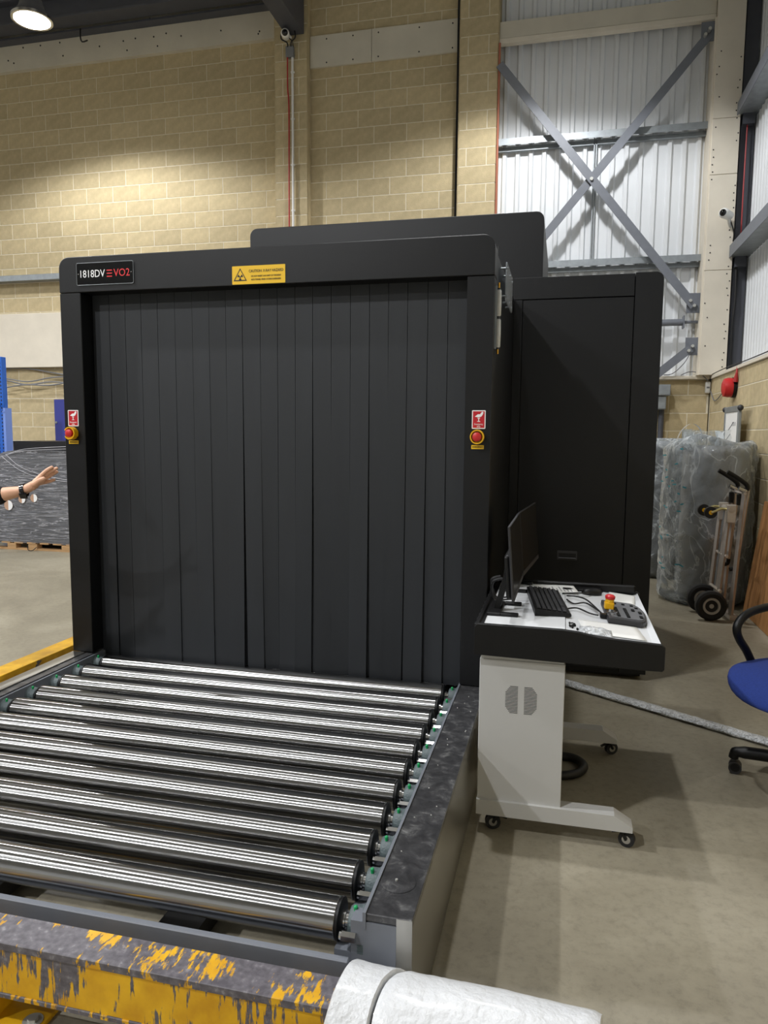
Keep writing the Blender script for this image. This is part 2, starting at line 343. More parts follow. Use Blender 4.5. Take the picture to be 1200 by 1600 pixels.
BLK = {}
def block_mesh(w, h):
    k = (round(w, 3), round(h, 3))
    if k not in BLK:
        BLK[k] = finish(bx(-w/2, w/2, -.02, 0.02, -h/2, h/2, bev=.002)); BLK[k].materials.append(M_block)
    return BLK[k]
Z0, CH, CW, J = .045, .225, .45, .011
def block_wall(parent, a, b_, zlo, zhi, pos, axis, joint, jrow, vis, stuffname='remaining_blocks', skip=None):
    """stretcher-bond blocks proud of the mortar; vis(u, z) says which are built singly"""
    st = BM(); n = int((zlo-Z0)//CH)
    while Z0+n*CH < zhi-.02:
        lo, hi = max(zlo, Z0+n*CH), min(zhi, Z0+(n+1)*CH)
        off = joint + (0 if (n-jrow) % 2 == 0 else CW/2)
        k = math.floor((a-off)/CW); u = off+k*CW
        while u < b_-.02:
            u0, u1 = max(u, a), min(u+CW, b_)
            if u1-u0 > .03 and hi-lo > .03:
                uc, zc = (u0+u1)/2, (lo+hi)/2
                if not (skip and skip(uc, zc)):
                    if vis(uc, zc):
                        o = bpy.data.objects.new('block', block_mesh(u1-u0-J, hi-lo-J)); COL.objects.link(o); o.parent = parent
                        o.location = Vector((uc, pos, zc) if axis == 'x' else (pos, uc, zc)) - parent.location
                        if axis == 'y': o.rotation_euler = (0, 0, PI/2)
                    else:
                        d = .02
                        if axis == 'x': box(st, u0+J/2, u1-J/2, pos-d, pos+d, lo+J/2, hi-J/2)
                        else: box(st, pos-d, pos+d, u0+J/2, u1-J/2, lo+J/2, hi-J/2)
            u += CW
        n += 1
    if len(st.verts):
        o = obj(stuffname, st, M_block2, parent); o['kind'] = 'stuff'
    else: st.free()

# back wall, left bay (blocks at y = 6.8)
wbl = tag(obj('wall_back_left', bx(-17, -3.9, 6.806, 6.95, 0, 8), M_mortar), 'buff block wall bay behind the scanner on the left', 'wall', kind='structure')
block_wall(wbl, -10.5, -3.99, 0, 7.0, 6.8225, 'x', -6.718, 22, lambda u, z: -9.2 < u and (z > 3.35 or (u < -7.45 and z > 1.2)) and not (2.5 < z < 3.42))
band = tag(obj('trim_1', bx(-12, -3.99, 6.74, 6.81, 7.0, 7.75), M_conc), 'plain concrete band above the left block bay', 'trim', kind='structure')
bm = BM(); 
for k in range(26): cyl(bm, (random.uniform(-9, -4.2), 6.741, random.uniform(7.05, 7.5)), (0, 0, 0), .001)if 0 else sphere(bm, (random.uniform(-9, -4.2), 6.74, random.uniform(7.06, 7.5)), .012, 6)
o = obj('fixing_hole', bm, M_ink, band); o['kind'] = 'stuff'
cp = tag(obj('trim_2', bx(-12, -7.0, 6.70, 6.81, 2.55, 3.385, bev=.006), M_concw), 'cream concrete lintel panel on the left wall behind the blue rack', 'trim', kind='structure')
gl = empty('wall_rail', (-9, 6.7, 3.88), 'grey steel channel rail along the left block wall', 'rail')
obj('channel', bx(-12, -4.05, 6.66, 6.80, 3.875, 3.965, bev=.005), M_galv, gl)

# piers
def pier(name, x0, x1, y, label, full_parity, zvis, cuts):
    p = tag(obj(name, bx(x0+.012, x1-.012, y+.005, 6.95, 0, 8), M_mortar), label, 'pillar', kind='structure')
    st = BM(); n = 0
    while Z0+n*CH < 7.9:
        lo = Z0+n*CH; zc = lo+CH/2
        segs = [(x0, x1)] if n % 2 == full_parity else list(zip([x0]+[x0+c for c in cuts], [x0+c for c in cuts]+[x1]))
        for (u0, u1) in segs:
            if zc > zvis:
                o = bpy.data.objects.new('block', block_mesh(u1-u0-J, CH-J)); COL.objects.link(o); o.parent = p; o.location = ((u0+u1)/2, y+.0215, zc)
            else: box(st, u0+J/2, u1-J/2, y+.001, y+.03, lo+J/2, lo+CH-J/2)
        n += 1
    o = obj('remaining_blocks', st, M_block2, p); o['kind'] = 'stuff'
    # block returns
    for xx in (x0, x1): 
        q = obj('pier_side', bx(xx-.004, xx+.004, y+.01, 6.9, 0, 8), M_block2, p)
    return p
pier('wall_pier_left', -3.99, -3.515, 6.52, 'buff block pier carrying the white conduit and red cable', 0, 4.0, (.12, .35))
pier('wall_pier_right', -1.445, -.95, 6.46, 'buff block pier beside the white cladding', 1, 4.0, (.11, .37))
# centre bay
wbc = tag(obj('wall_back_centre', bx(-3.51, -1.45, 6.642, 6.94, 0, 8), M_mortar), 'buff block wall bay between the two piers', 'wall', kind='structure')
block_wall(wbc, -3.515, -1.49, 0, 8, 6.6585, 'x', -2.387, 27, lambda u, z: z > 3.9 and z < 7.6, skip=lambda u, z: 6.5 < z < 6.87)
pn = empty('board_panel', (-2.5, 6.6, 6.48), 'cream board panel set in the block bay between the two piers', 'panel')
for (x0, x1) in ((-3.505, -2.645), (-2.64, -1.46)): obj('board', bx(x0, x1, 6.60, 6.637, 6.478, 6.886, bev=.003), M_conc, pn)
bm = BM()
for x in (-3.27, -2.9, -2.55, -2.0, -1.56):
    for z in (6.53, 6.83): sphere(bm, (x, 6.60, z), .01, 6)
o = obj('screw', bm, M_ink, pn); o['kind'] = 'stuff'
tag(obj('gap_shade', bx(-1.492, -1.446, 6.56, 6.64, 0, 7.9), M_ink), 'black strip painted in as the recess shadow beside the right pier', 'trim', kind='structure')  # black strip stands in for shade in the gap by the pier
# clad bay
cladding('wall_back_clad', -1.0, 2.3, 2.2, 8, 'x', 6.75, .17, 'white profiled metal cladding behind the cross bracing')
wlow = tag(obj('wall_back_low', bx(-.945, 1.76, 6.625, 6.95, 0, 2.26), M_mortar), 'low buff block wall under the white cladding', 'wall', kind='structure')
block_wall(wlow, -.95, 1.765, 0, 2.26, 6.642, 'x', 1.29, 8, lambda u, z: u > 1.0)
tag(obj('trim_3', bx(-.94, 1.745, 6.52, 6.71, 2.262, 2.305, bev=.005), M_concw), 'thin cream capping on the low back wall', 'trim', kind='structure')
# right wall
wr = tag(obj('wall_right', bx(1.775, 2.2, -13, 6.9, 0, 2.26), M_mortar), 'low buff block wall along the right side', 'wall', kind='structure')
block_wall(wr, -3.0, 6.6, 0, 2.26, 1.792, 'y', 5.0, 8, lambda u, z: u > 2.6)
tag(obj('trim_4', bx(1.75, 2.15, -13, 6.52, 2.262, 2.30, bev=.005), M_concw), 'thin cream capping on the right wall', 'trim', kind='structure')
cladding('wall_right_clad', -13, 6.9, 2.2, 8, 'y', 2.12, .13, 'white profiled metal cladding above the right block wall', flip=1, depth=.03)
# steel corner column casing
colm = empty('corner_column', (1.76, 6.5, 2.3), 'cream boarded column in the corner with small screws', 'column')
for k, (z0, z1) in enumerate(((2.305, 3.55), (3.555, 4.66), (4.665, 5.3), (5.305, 7.9))):
    obj('casing_board', bx(1.60, 1.905, 6.42, 6.86, z0, z1, bev=.004), M_concw, colm)
bm = BM()
for k in range(44): sphere(bm, (random.choice((1.64, 1.87)) + random.uniform(-.02, .02), 6.419, 2.4+k*.085), .008, 6)
o = obj('screw', bm, M_ink, colm); o['kind'] = 'stuff'
obj('corner_bead', bx(1.575, 1.60, 6.44, 6.86, 2.305, 6.45), M_concw, colm)
# dark steel stanchion between the column and the right cladding
tag(obj('steel_stanchion', bx(1.93, 2.08, 6.5, 6.62, 2.30, 7.9), M_dsteel), 'dark steel stanchion in the corner beside the cream column', 'stanchion')
# right wall girts
def girt_right(z, label):
    g = empty('wall_girt', (1.95, 2, z), label, 'girt')
    obj('web', bx(1.87, 2.10, -6, 6.5, z, z+.006), M_galv, g)
    obj('flange', bx(1.865, 1.872, -6, 6.5, z-.012, z+.13), M_grey, g)
    obj('cleat', bx(1.93, 2.06, 6.4, 6.52, z-.12, z+.0), M_dsteel, g)
girt_right(3.70, 'lower grey steel girt along the right cladding'); girt_right(5.33, 'upper grey steel girt along the right cladding')
# back girts and cream beam
bmn = empty('cross_beam', (.3, 6.55, 6.44), 'cream cased beam across the top of the braced bay', 'beam')
obj('casing', bx(-.945, 1.595, 6.50, 6.70, 6.52, 6.72, bev=.004), M_conc, bmn); obj('lower_flange', bx(-.945, 1.595, 6.49, 6.58, 6.455, 6.515, bev=.004), M_concw, bmn)
for z, lab in ((5.24, 'upper galvanised girt behind the cross bracing'), (3.685, 'lower galvanised girt behind the cross bracing')):
    g = empty('wall_girt', (.3, 6.7, z), lab, 'girt')
    obj('web', bx(-.945, 1.595, 6.58, 6.71, z+.085, z+.092), M_galv, g); obj('flange', bx(-.945, 1.595, 6.572, 6.58, z+.02, z+.10), M_galv, g); obj('lip', bx(-.945, 1.595, 6.66, 6.71, z-.03, z+.02), M_galv, g)
sag = empty('sag_rod', (.27, 6.76, 3.7), 'thin vertical grey sag bar between the two back girts', 'rod')
obj('bar', bx(.255, .268, 6.66, 6.70, 3.77, 5.32), M_galv, sag); obj('bar', bx(.282, .295, 6.66, 6.70, 3.77, 5.32), M_galv, sag)
# cross bracing
def flatbar(p, q, wd, y0, y1):
    p, q = Vector((p[0], 0, p[1])), Vector((q[0], 0, q[1])); d = (q-p).normalized(); n = Vector((-d.z, 0, d.x))*wd/2
    return prism(BM(), [(v.x, v.z) for v in (p+n, q+n, q-n, p-n)], 'y', y0, y1)
def gusset(par, x0, x1, z0, z1, bolts):
    g = obj('gusset_plate', bx(x0, x1, 6.46, 6.475, z0, z1, bev=.002), M_grey, par)
    for (x, z) in bolts: obj('bolt', cyl(BM(), (x, 6.385, z), (x, 6.46, z), .02, seg=6), M_bolt, g)
b1 = empty('cross_brace', (.28, 6.5, 3.1), 'grey flat brace falling from the block pier to the corner column', 'brace')
obj('bar', flatbar((-.93, 6.175), (1.50, 3.135), .10, 6.405, 6.42), M_grey, b1); obj('stiffener', flatbar((-.93, 6.175), (1.50, 3.135), .012, 6.42, 6.44), M_grey, b1)
gusset(b1, 1.42, 1.575, 3.06, 3.30, ((1.455, 3.20), (1.50, 3.14))); obj('bolt', cyl(BM(), (.235, 6.38, 4.71), (.235, 6.405, 4.71), .022, seg=6), M_bolt, b1)
b2 = empty('cross_brace', (.0, 6.5, 4.0), 'grey flat brace rising from behind the scanner to the top corner', 'brace')
obj('bar', flatbar((1.51, 6.26), (-.93, 3.325), .10, 6.446, 6.46), M_grey, b2)
gusset(b2, 1.43, 1.575, 6.20, 6.42, ((1.47, 6.25), (1.515, 6.31)))
b3 = empty('cross_brace', (1.3, 6.5, 2.3), 'short grey lower brace at the foot of the cream column', 'brace')
obj('bar', flatbar((1.51, 2.65), (1.11, 2.315), .10, 6.44, 6.455), M_grey, b3); gusset(b3, 1.43, 1.575, 2.55, 2.765, ((1.465, 2.60), (1.505, 2.655)))
stt = empty('tie_strut', (1.2, 6.5, 2.95), 'round grey tie strut with end flange beside the cream column', 'strut')
obj('tube', cyl(BM(), (.2, 6.56, 2.965), (1.40, 6.56, 2.965), .042), M_grey, stt, smooth=40); obj('end_flange', bx(1.40, 1.415, 6.50, 6.62, 2.89, 3.04), M_grey, stt); obj('pin', cyl(BM(), (1.41, 6.56, 2.965), (1.59, 6.56, 2.965), .018), M_grey, stt)

# roof
roof = cladding('ceiling', -17, 2.3, 0, 1, 'x', 0, .3, 'white profiled roof sheeting overhead')
roof.data.transform(Matrix(((1, 0, 0, 0), (0, 0, 20.1, -13.1), (0, 1, 0, 7.95), (0, 0, 0, 1)))); roof['category'] = 'ceiling'
eb = empty('eaves_beam', (-8, 6.45, 7.42), 'dark grey steel beam running along the top of the left wall', 'beam')
obj('web', bx(-17, -3.95, 6.42, 6.44, 7.43, 7.74), M_dsteel, eb); obj('flange', bx(-17, -3.95, 6.30, 6.56, 7.405, 7.43), M_dsteel, eb); obj('flange', bx(-17, -3.95, 6.30, 6.56, 7.72, 7.745), M_dsteel, eb); obj('lower_angle', bx(-17, -3.95, 6.58, 6.735, 7.36, 7.385), M_dsteel, eb)
rf = empty('roof_rafter', (-3.67, 3, 6.88), 'dark steel rafter resting on the left block pier', 'rafter')
obj('web', bx(-3.68, -3.66, -13, 6.5, 6.9, 7.9), M_dsteel, rf); obj('flange', bx(-3.80, -3.555, -13, 6.5, 6.875, 6.905), M_dsteel, rf); obj('side_plate', bx(-3.80, -3.555, 5.7, 6.5, 6.905, 7.6), M_dsteel, rf)
for k, y in enumerate((2.0, -3.0, -8.0)):
    tag(obj('roof_purlin', bx(-17, 2.1, y, y+.15, 7.66, 7.92), M_dsteel), ['steel roof purlin over the scanner', 'steel roof purlin above the camera side of the hall', 'steel roof purlin at the far end of the hall'][k], 'purlin')
# the rest of the hall, behind and beside the camera
cladding('wall_left', -13, 6.9, 0, 8, 'y', -16.9, .25, 'white profiled cladding on the far left of the hall', flip=-1)
cladding('wall_front', -17, 2.2, 0, 8, 'x', -12.9, .25, 'white profiled cladding at the end of the hall', flip=-1)

# high bay lamps
def lamp(i, p, label):
    x, y, z = p
    r = empty('high_bay_lamp', p, label, 'lamp', 'high bay lamps')
    obj('housing', lathe(BM(), [(.05, .22), (.12, .2), (.15, .1), (.2, .03), (.2, 0)], p, seg=32), M_dsteel, r, smooth=40)
    obj('rim', lathe(BM(), [(.205, .0), (.235, .0), (.235, -.03), (.205, -.03), (.205, 0)], p, seg=32), M_chrome, r, smooth=40)
    obj('lens', lathe(BM(), [(.205, -.012), (.14, -.03), (.0, -.036)], p, seg=32), M_led, r, smooth=60)
    obj('hanger', tube(BM(), [(x, y, z+.2), (x, y, 7.93)], .008), M_galv, r)
    ld = bpy.data.lights.new('lamp_light', 'SPOT'); ld.energy = LAMP_POWER*LAMP_REL[i]; ld.spot_size = math.radians(152); ld.spot_blend = .35; ld.shadow_soft_size = .10; ld.color = (.975, .985, 1)
    lo = bpy.data.objects.new('lamp_light', ld); COL.objects.link(lo); lo.parent = r; lo.location = (0, 0, -.22)
LL = ['lit round high bay lamp hanging near the left block wall', 'high bay lamp hanging in front of the cross bracing', 'high bay lamp hanging above the scanner', 'high bay lamp hanging left of the conveyor', 'high bay lamp hanging behind the camera', 'high bay lamp hanging behind and left of the camera', 'high bay lamp at the far left of the hall by the rack', 'high bay lamp at the far left end of the hall']
for i, p in enumerate(LAMPS): lamp(i, p, LL[i])

# ------------------------------------------------------------------ x-ray scanner
XL, XR, PW, ZT, ZO, ZR = -2.549, -.319, .1215, 2.436, 2.258, .3653
S = empty('xray_scanner', (-1.43, .7, 0), 'large black tunnel x-ray scanner with strip curtain and side cabinet', 'scanner')
def sp(name, bm, m=M_black, par=S, smooth=None): return obj(name, bm, m, par, smooth)
hd = sp('header', plate_xz(rrect(XL, XR, ZO, ZT, .055, (0, 0, 1, 1)), 0, .12), smooth=30)
bv = hd.modifiers.new('b', 'BEVEL'); bv.width = .004; bv.segments = 2; bv.limit_method = 'ANGLE'
for x0, x1 in ((XL, XL+PW), (XR-PW, XR)):
    sp('post', bx(x0, x1, 0.001, .12, ZR, ZO-.0015, bev=.003))
# tunnel shell
sp('tunnel_top', bx(XL+.02, XR-.02, .12, 1.42, ZO+.02, ZT-.03, bev=.004)); sp('side_panel', bx(XR-.05, XR-.012, .12, 1.42, .03, ZT-.03, bev=.003)); sp('side_panel', bx(XL+.012, XL+.05, .12, 1.42, .03, ZT-.03, bev=.003))
sp('side_edge', bx(XR-.03, XR-.002, .13, .16, ZR, ZT-.02)); sp('lintel', bx(XL+.06, XR-.06, .13, .16, 2.10, ZO+.02), M_blackin)
sp('tunnel_roof', bx(XL+.06, XR-.06, .16, 3.0, 2.25, 2.29), M_blackin); sp('tunnel_back', bx(XL+.06, XR-.06, 2.9, 3.0, .1, 2.25), M_blackin)
sp('tunnel_bed', bx(XL+.13, XR-.13, .16, 3.0, .1, .3), M_blackin)
# main body: tall module and side cabinet
tm = sp('tall_module', plate_xz(rrect(-2.125, -.158, .05, 2.935, .05, (0, 0, 1, 1)), 1.44, 2.7), smooth=30)
bv = tm.modifiers.new('b', 'BEVEL'); bv.width = .004; bv.segments = 2; bv.limit_method = 'ANGLE'
sp('main_body', bx(XL-.3, XR-.01, 1.46, 3.2, .03, 2.40, bev=.01))
cb = sp('cabinet', bx(XR+.005, .552, 1.45, 3.2, .05, 2.525, bev=.008))
for x0, x1, z0, z1, nm in ((XR-.012, .3925, 2.3975, 2.531, 'top_rail'), (XR-.012, -.277, .06, 2.3945, 'hinge_post')):
    obj(nm, bx(x0, x1, 1.421, 1.46, z0, z1, bev=.002), M_black, cb)
cpst = obj('corner_post', plate_xz(rrect(.3965, .558, .04, 2.535, .045, (0, 0, 1, 0)), 1.419, 1.50), M_black, cb, smooth=30)
dr = sp('cabinet_door', bx(-.2735, .3925, 1.4235, 1.45, .06, 2.3935, bev=.002))
hh = obj('door_handle', plate_xz(rrect(-.012, .112, .757, .814, .004), 1.417, 1.424), mat('handle_grey', srgb(58, 58, 60), .5), dr)
obj('handle_recess', bx(-.004, .104, 1.4155, 1.4175, .768, .80), M_blackin, dr); obj('handle_lip', bx(-.004, .104, 1.408, 1.417, .764, .772, bev=.002), M_dgrey, dr)
for x in (.02, .5):
    for y in (1.55, 3.1): sp('foot', cyl(BM(), (x, y, 0), (x, y, .06), .035), M_bplast)
for x in (XL+.06, XR-.06): 
    for y in (.3, 1.3): sp('foot', cyl(BM(), (x, y, 0), (x, y, .04), .03), M_bplast)
sp('plinth', bx(-.3, .53, 1.47, 3.1, .012, .06), M_blackin)
# curtain strips, two layers
def strip(x0, x1, y, z0, z1, lean, twist, curl, name='curtain_strip'):
    bm = BM(); n = 10; rows = []
    for i in range(n+1):
        t = i/n; z = z1+(z0-z1)*t; s = t*t
        w_ = (x1-x0); xc = (x0+x1)/2+lean*s
        row = []
        for j, k in enumerate((-.5, 0, .5)):
            yy = y + curl*s + twist*s*k*2 + .0006*math.cos(k*PI)
            row.append((xc+k*w_, yy, z))
        rows.append(row)
    F_ = [[bm.verts.new(p) for p in r] for r in rows]; B_ = [[bm.verts.new((p[0], p[1]+.0045, p[2])) for p in r] for r in rows]
    for i in range(n):
        for j in range(2):
            bm.faces.new((F_[i][j], F_[i][j+1], F_[i+1][j+1], F_[i+1][j])); bm.faces.new((B_[i][j+1], B_[i][j], B_[i+1][j], B_[i+1][j+1]))
        bm.faces.new((F_[i][0], F_[i+1][0], B_[i+1][0], B_[i][0])); bm.faces.new((F_[i+1][2], F_[i][2], B_[i][2], B_[i+1][2]))
    for a, b_ in ((F_[0], B_[0]), (F_[n], B_[n])):
        for j in range(2): bm.faces.new((a[j], a[j+1], b_[j+1], b_[j]))
    return obj(name, bm, M_rubber, S, smooth=30)
edges = [-2.424, -2.325, -2.232, -2.14, -2.045, -1.85, -1.665, -1.575, -1.48, -1.388, -1.295, -1.205, -1.11, -1.013, -.918, -.825, -.732, -.635, -.54, -.447]
for i in range(len(edges)-1):
    x0, x1 = edges[i], edges[i+1]
    if x1-x0 > .15:
        xm = (x0+x1)/2
        strip(x0+.001, xm, .092, .325, 2.3, random.uniform(-.003, .003), random.uniform(-.002, .002), random.uniform(-.004, .004)); strip(xm+.0008, x1-.001, .093, .325, 2.3, random.uniform(-.003, .003), random.uniform(-.002, .002), random.uniform(-.004, .004))
    else:
        strip(x0+.0012, x1-.0012, .092, random.uniform(.318, .33), 2.3, random.choice((-.012, -.006, 0, .004, .01)), random.uniform(-.008, .008), random.uniform(-.006, .008))
for i in range(21): strip(-2.424+i*.0945, -2.424+i*.0945+.0925, .107, .33, 2.3, 0, 0, 0)
# name plate
np_ = sp('name_plate', plate_xz(rrect(-2.441, -2.116, 2.292, 2.401, .008), -.004, 0), M_bgloss)
rim = rrect(-2.441, -2.116, 2.292, 2.401, .008); obj('plate_edge', tube(BM(), [(u, -.004, v) for u, v in rim+rim[:1]], .0012, 5), M_galv, np_)
T1 = dict(right=(1, 0, 0), up=(0, 0, 1))
text('1818DV', .052, (-2.352, -.0046, 2.345), m=M_wprint, parent=np_, sx=.86, **T1)
for dz in (-.015, 0, .015): obj('letter_bar', bx(-2.266, -2.236, -.0055, -.004, 2.345+dz-.0026, 2.345+dz+.0026), M_rprint, np_)
text('VO2', .052, (-2.181, -.0046, 2.345), m=M_rprint, parent=np_, sx=.92, **T1)
for x in (-2.43, -2.127): obj('rivet', sphere(BM(), (x, -.0045, 2.347), .0035, 8), M_chrome, np_)
# hazard sticker
hs = sp('hazard_sticker', plate_xz(rrect(-1.582, -1.309, 2.263, 2.349, .003), -.0015, 0), M_ysign)
def tri(cx, cz, s): return [(cx, cz+s*.62), (cx-s*.6, cz-s*.42), (cx+s*.6, cz-s*.42)]
bm = BM(); t0 = tri(-1.540, 2.303, .058); t1 = tri(-1.540, 2.303, .046)
for i in range(3):
    j = (i+1) % 3; prism(bm, [t0[i], t0[j], t1[j], t1[i]], 'y', -.0022, -.001)
obj('hazard_triangle', bm, M_bprint, hs)
bm = BM()
for a in (PI/2, PI/2+2*PI/3, PI/2+4*PI/3):
    a += PI; P_ = [(math.cos(a+d)*r_-1.540, math.sin(a+d)*r_+2.297) for d, r_ in ((-.5, .004), (-.5, .0145), (-.25, .0145), (0, .0145), (.25, .0145), (.5, .0145), (.5, .004))]
    prism(bm, P_, 'y', -.0022, -.001)
prism(bm, [(-1.540+.003*math.cos(k*PI/5), 2.297+.003*math.sin(k*PI/5)) for k in range(10)], 'y', -.0022, -.001)
obj('trefoil', bm, M_bprint, hs)
text('CAUTION: X-RAY HAZARD', .0185, (-1.4065, -.002, 2.323), m=M_bprint, parent=hs, sx=.78, **T1)
text('DO NOT INSERT ANY PART OF THE BODY', .0105, (-1.4065, -.002, 2.299), m=M_bprint, parent=hs, sx=.76, **T1)
text('INTO TUNNEL WHEN SYSTEM IS ENERGIZED', .0105, (-1.4065, -.002, 2.283), m=M_bprint, parent=hs, sx=.72, **T1)
# emergency stops
def estop(x, sgn):
    c = x
    s_ = sp('stop_sign', plate_xz(rrect(c-.031, c+.031, 1.577, 1.661, .004), -.0015, .0005), M_wprint)
    obj('red_field', bx(c-.0265, c+.0265, -.002, -.001, 1.5815, 1.6565), M_redsign, s_)
    hand = [(c-.018, 1.632), (c-.004, 1.643), (c+.006, 1.643), (c+.012, 1.652), (c+.018, 1.655), (c+.021, 1.650), (c+.018, 1.641), (c+.011, 1.632), (c, 1.629)]
    obj('hand_symbol', prism(BM(), hand, 'y', -.0026, -.0019), M_wprint, s_)
    bm = BM(); box(bm, c-.006, c+.006, -.0026, -.0019, 1.624, 1.627); box(bm, c-.0018, c+.0018, -.0026, -.0019, 1.611, 1.625); box(bm, c-.007, c+.007, -.0026, -.0019, 1.609, 1.6115)
    obj('button_symbol', bm, M_wprint, s_)
    text('Emergency', .0115, (c, -.0022, 1.598), m=M_wprint, parent=s_, sx=.78, **T1); text('stop', .0115, (c, -.0022, 1.588), m=M_wprint, parent=s_, sx=.8, **T1)
    e = sp('stop_button', prism(BM(), [(c-.003+.031*math.cos(a), 1.5405+.032*math.sin(a)) for a in [2*PI*(k+.5)/8 for k in range(8)]], 'y', -.006, .001), M_yel)
    # guard collar, open in the front
    bm = BM(); n = 24; oct_ = lambda r_, k: (c-.003+r_*math.cos(2*PI*k/n), 1.5405+r_*1.04*math.sin(2*PI*k/n))
    for k in range(n):
        if sgn < 0 and k in (10, 11, 12, 13): continue
        prism(bm, [oct_(.0315, k), oct_(.0315, k+1), oct_(.0265, k+1), oct_(.0265, k)], 'y', -.036, -.004)
    obj('guard_collar', bm, M_yel, e)
    obj('knob', lathe(BM(), [(.008, -.004), (.009, -.022), (.019, -.026), (.0205, -.034), (.0195, -.042), (.012, -.046), (0, -.0465)], (c-.003, 0, 1.5405), 'y', 24), M_red, e, smooth=40)
    lb = sp('stop_label', bx(c-.031, c+.026, -.0015, .0005, 1.485, 1.503), M_ysign)
    text('EMERGENCY', .0105, (c-.0025, -.0017, 1.494), m=M_bprint, parent=lb, sx=.8, **T1)
estop(-.376, 1); estop(-2.4935, -1)
# frosted lamps and clear bracket on the near side of the tunnel
for (z0, z1) in ((2.085, 2.205), (1.945, 2.075)):
    s_ = sp('status_lamp', lathe(BM(), [(.006, z0), (.0115, z0+.005), (.0125, (z0+z1)/2), (.0115, z1-.005), (.006, z1)], (-.304, .062, 0), 'z', 14), M_frost, smooth=50)
    for a in ((z0-.006, z0+.002), (z1-.002, z1+.006)): obj('end_band', cyl(BM(), (-.304, .062, a[0]), (-.304, .062, a[1]), .0075, seg=12), M_dgrey, s_)
for z0, z1 in ((2.21, 2.235), (1.918, 1.944)): sp('lamp_contact', cyl(BM(), (-.304, .062, z0), (-.304, .062, z1), .0045, seg=10), M_brass)
sp('lamp_bracket', bx(-.319, -.310, .05, .075, 1.94, 2.22), M_galv)
ca = sp('clear_cover', plate_xz(rrect(.38, .80, 2.215, 2.40, .02), 0, .006), M_clearp)
ca.data.transform(Matrix(((0, -1, 0, -.296), (1, 0, 0, 0), (0, 0, 1, 0), (0, 0, 0, 1))))
for y in (.42, .60, .76):
    for z in (2.24, 2.375): obj('spacer_bolt', cyl(BM(), (-.335, y, z), (-.293, y, z), .005, seg=10), M_galv, ca)

# ------------------------------------------------------------------ roller conveyor
CV = empty('roller_conveyor', (-1.43, -.86, 0), 'steel roller conveyor bed feeding the scanner', 'conveyor')
def cp_(name, bm, m, par=CV, smooth=None): return obj(name, bm, m, par, smooth)
YE = -1.7176
RB = .0525; ZC = .30
rail_r = cp_('rail_cover', bx(-.4365, XR, YE, .0, .345, ZR, bev=.002), M_cap)
tag(rail_r, 'scuffed dark steel cover strip'); 
obj('access_cap', lathe(BM(), [(.045, ZR+.0004), (.047, ZR+.0012), (.043, ZR+.0016), (0, ZR+.0026)], (-.386, -1.575, 0), 'z', 32), M_cap, rail_r, smooth=30)
obj('cap_screw', cyl(BM(), (-.392, -1.57, ZR+.002), (-.392, -1.57, ZR+.006), .004, seg=6), M_bolt, rail_r)
bm = BM()
for k in range(14): cyl(bm, (random.uniform(-.42, -.34), random.uniform(-1.4, -.05), ZR), (0, 0, 0), .001) if 0 else sphere(bm, (random.uniform(-.42, -.34), random.uniform(-1.45, -.05), ZR), .0025, 5)
o = obj('metal_swarf', bm, M_bolt, rail_r); o['kind'] = 'stuff'
so = cp_('side_panel', bx(XR-.003, XR, YE+.001, -.35, .005, ZR-.0015), M_stain); cp_('side_panel', bx(XR-.003, XR, -.345, 1.4, .005, ZR-.0015), M_stain)
cp_('end_panel', bx(XR-.040, XR, YE-.001, YE+.002, .02, ZR-.0015), M_stain)
cp_('end_block', bx(-.475, XR-.040, YE-.002, YE+.05, .10, .343), M_grey); cp_('rail_beam', bx(-.4365, XR-.006, YE+.05, 0, .05, .34), M_grey)
cp_('bearing_ledge', bx(-.52, -.4365, YE+.002, 0, .14, .255), M_grey)
cp_('guard_lip', bx(-.4445, -.4365, YE-.004, .1, .325, ZR+.004), M_grey)
# left rail
cp_('rail_cover', bx(XL, XL+PW-.045, YE, .0, .345, ZR, bev=.002), M_stain); cp_('rail_cover', bx(XL+PW-.045, XL+PW, YE, .1, .335, ZR-.006, bev=.002), M_cap)
cp_('side_panel', bx(XL, XL+.003, YE, 1.4, .005, .345), M_stain); cp_('rail_beam', bx(XL+.01, XL+PW, YE, 0, .05, .335), M_grey); cp_('bearing_ledge', bx(XL+PW, XL+PW+.085, YE, 0, .14, .255), M_grey)
cp_('guard_lip', bx(XL+PW, XL+PW+.010, YE, .12, .30, ZR-.012), M_grey)
for y in (-1.5, -.2):
    for x0, x1 in ((XL+.02, XL+.1), (XR-.1, XR-.02)): cp_('foot', bx(x0, x1, y-.05, y+.05, 0, .05), M_grey)
# rollers with bearings: one of each, then copies
XA, XB = -2.357, -.521
def make_roller():
    r_ = obj('roller', lathe(BM(), [(.03, XA), (RB-.004, XA), (RB, XA+.004), (RB, XB-.004), (RB-.004, XB), (.03, XB)], (-(XA+XB)/2, 0, 0), 'x', 48), M_roller, CV, smooth=30, loc=(0, 0, 0))
    h = (XB-XA)/2
    for s_ in (-1, 1):
        obj('end_cap', lathe(BM(), [(RB+.0005, s_*(h+.000)), (RB+.0005, s_*(h+.006)), (.04, s_*(h+.010)), (.015, s_*(h+.010))], (0, 0, 0), 'x', 32), M_bplast, r_, smooth=30, loc=(0, 0, 0))
        obj('shaft', lathe(BM(), [(.0225, s_*(h+.008)), (.0225, s_*(h+.018)), (.018, s_*(h+.019)), (.018, s_*(h+.030)), (.023, s_*(h+.031)), (.023, s_*(h+.040))], (0, 0, 0), 'x', 20), M_chrome, r_, smooth=30, loc=(0, 0, 0))
    return r_
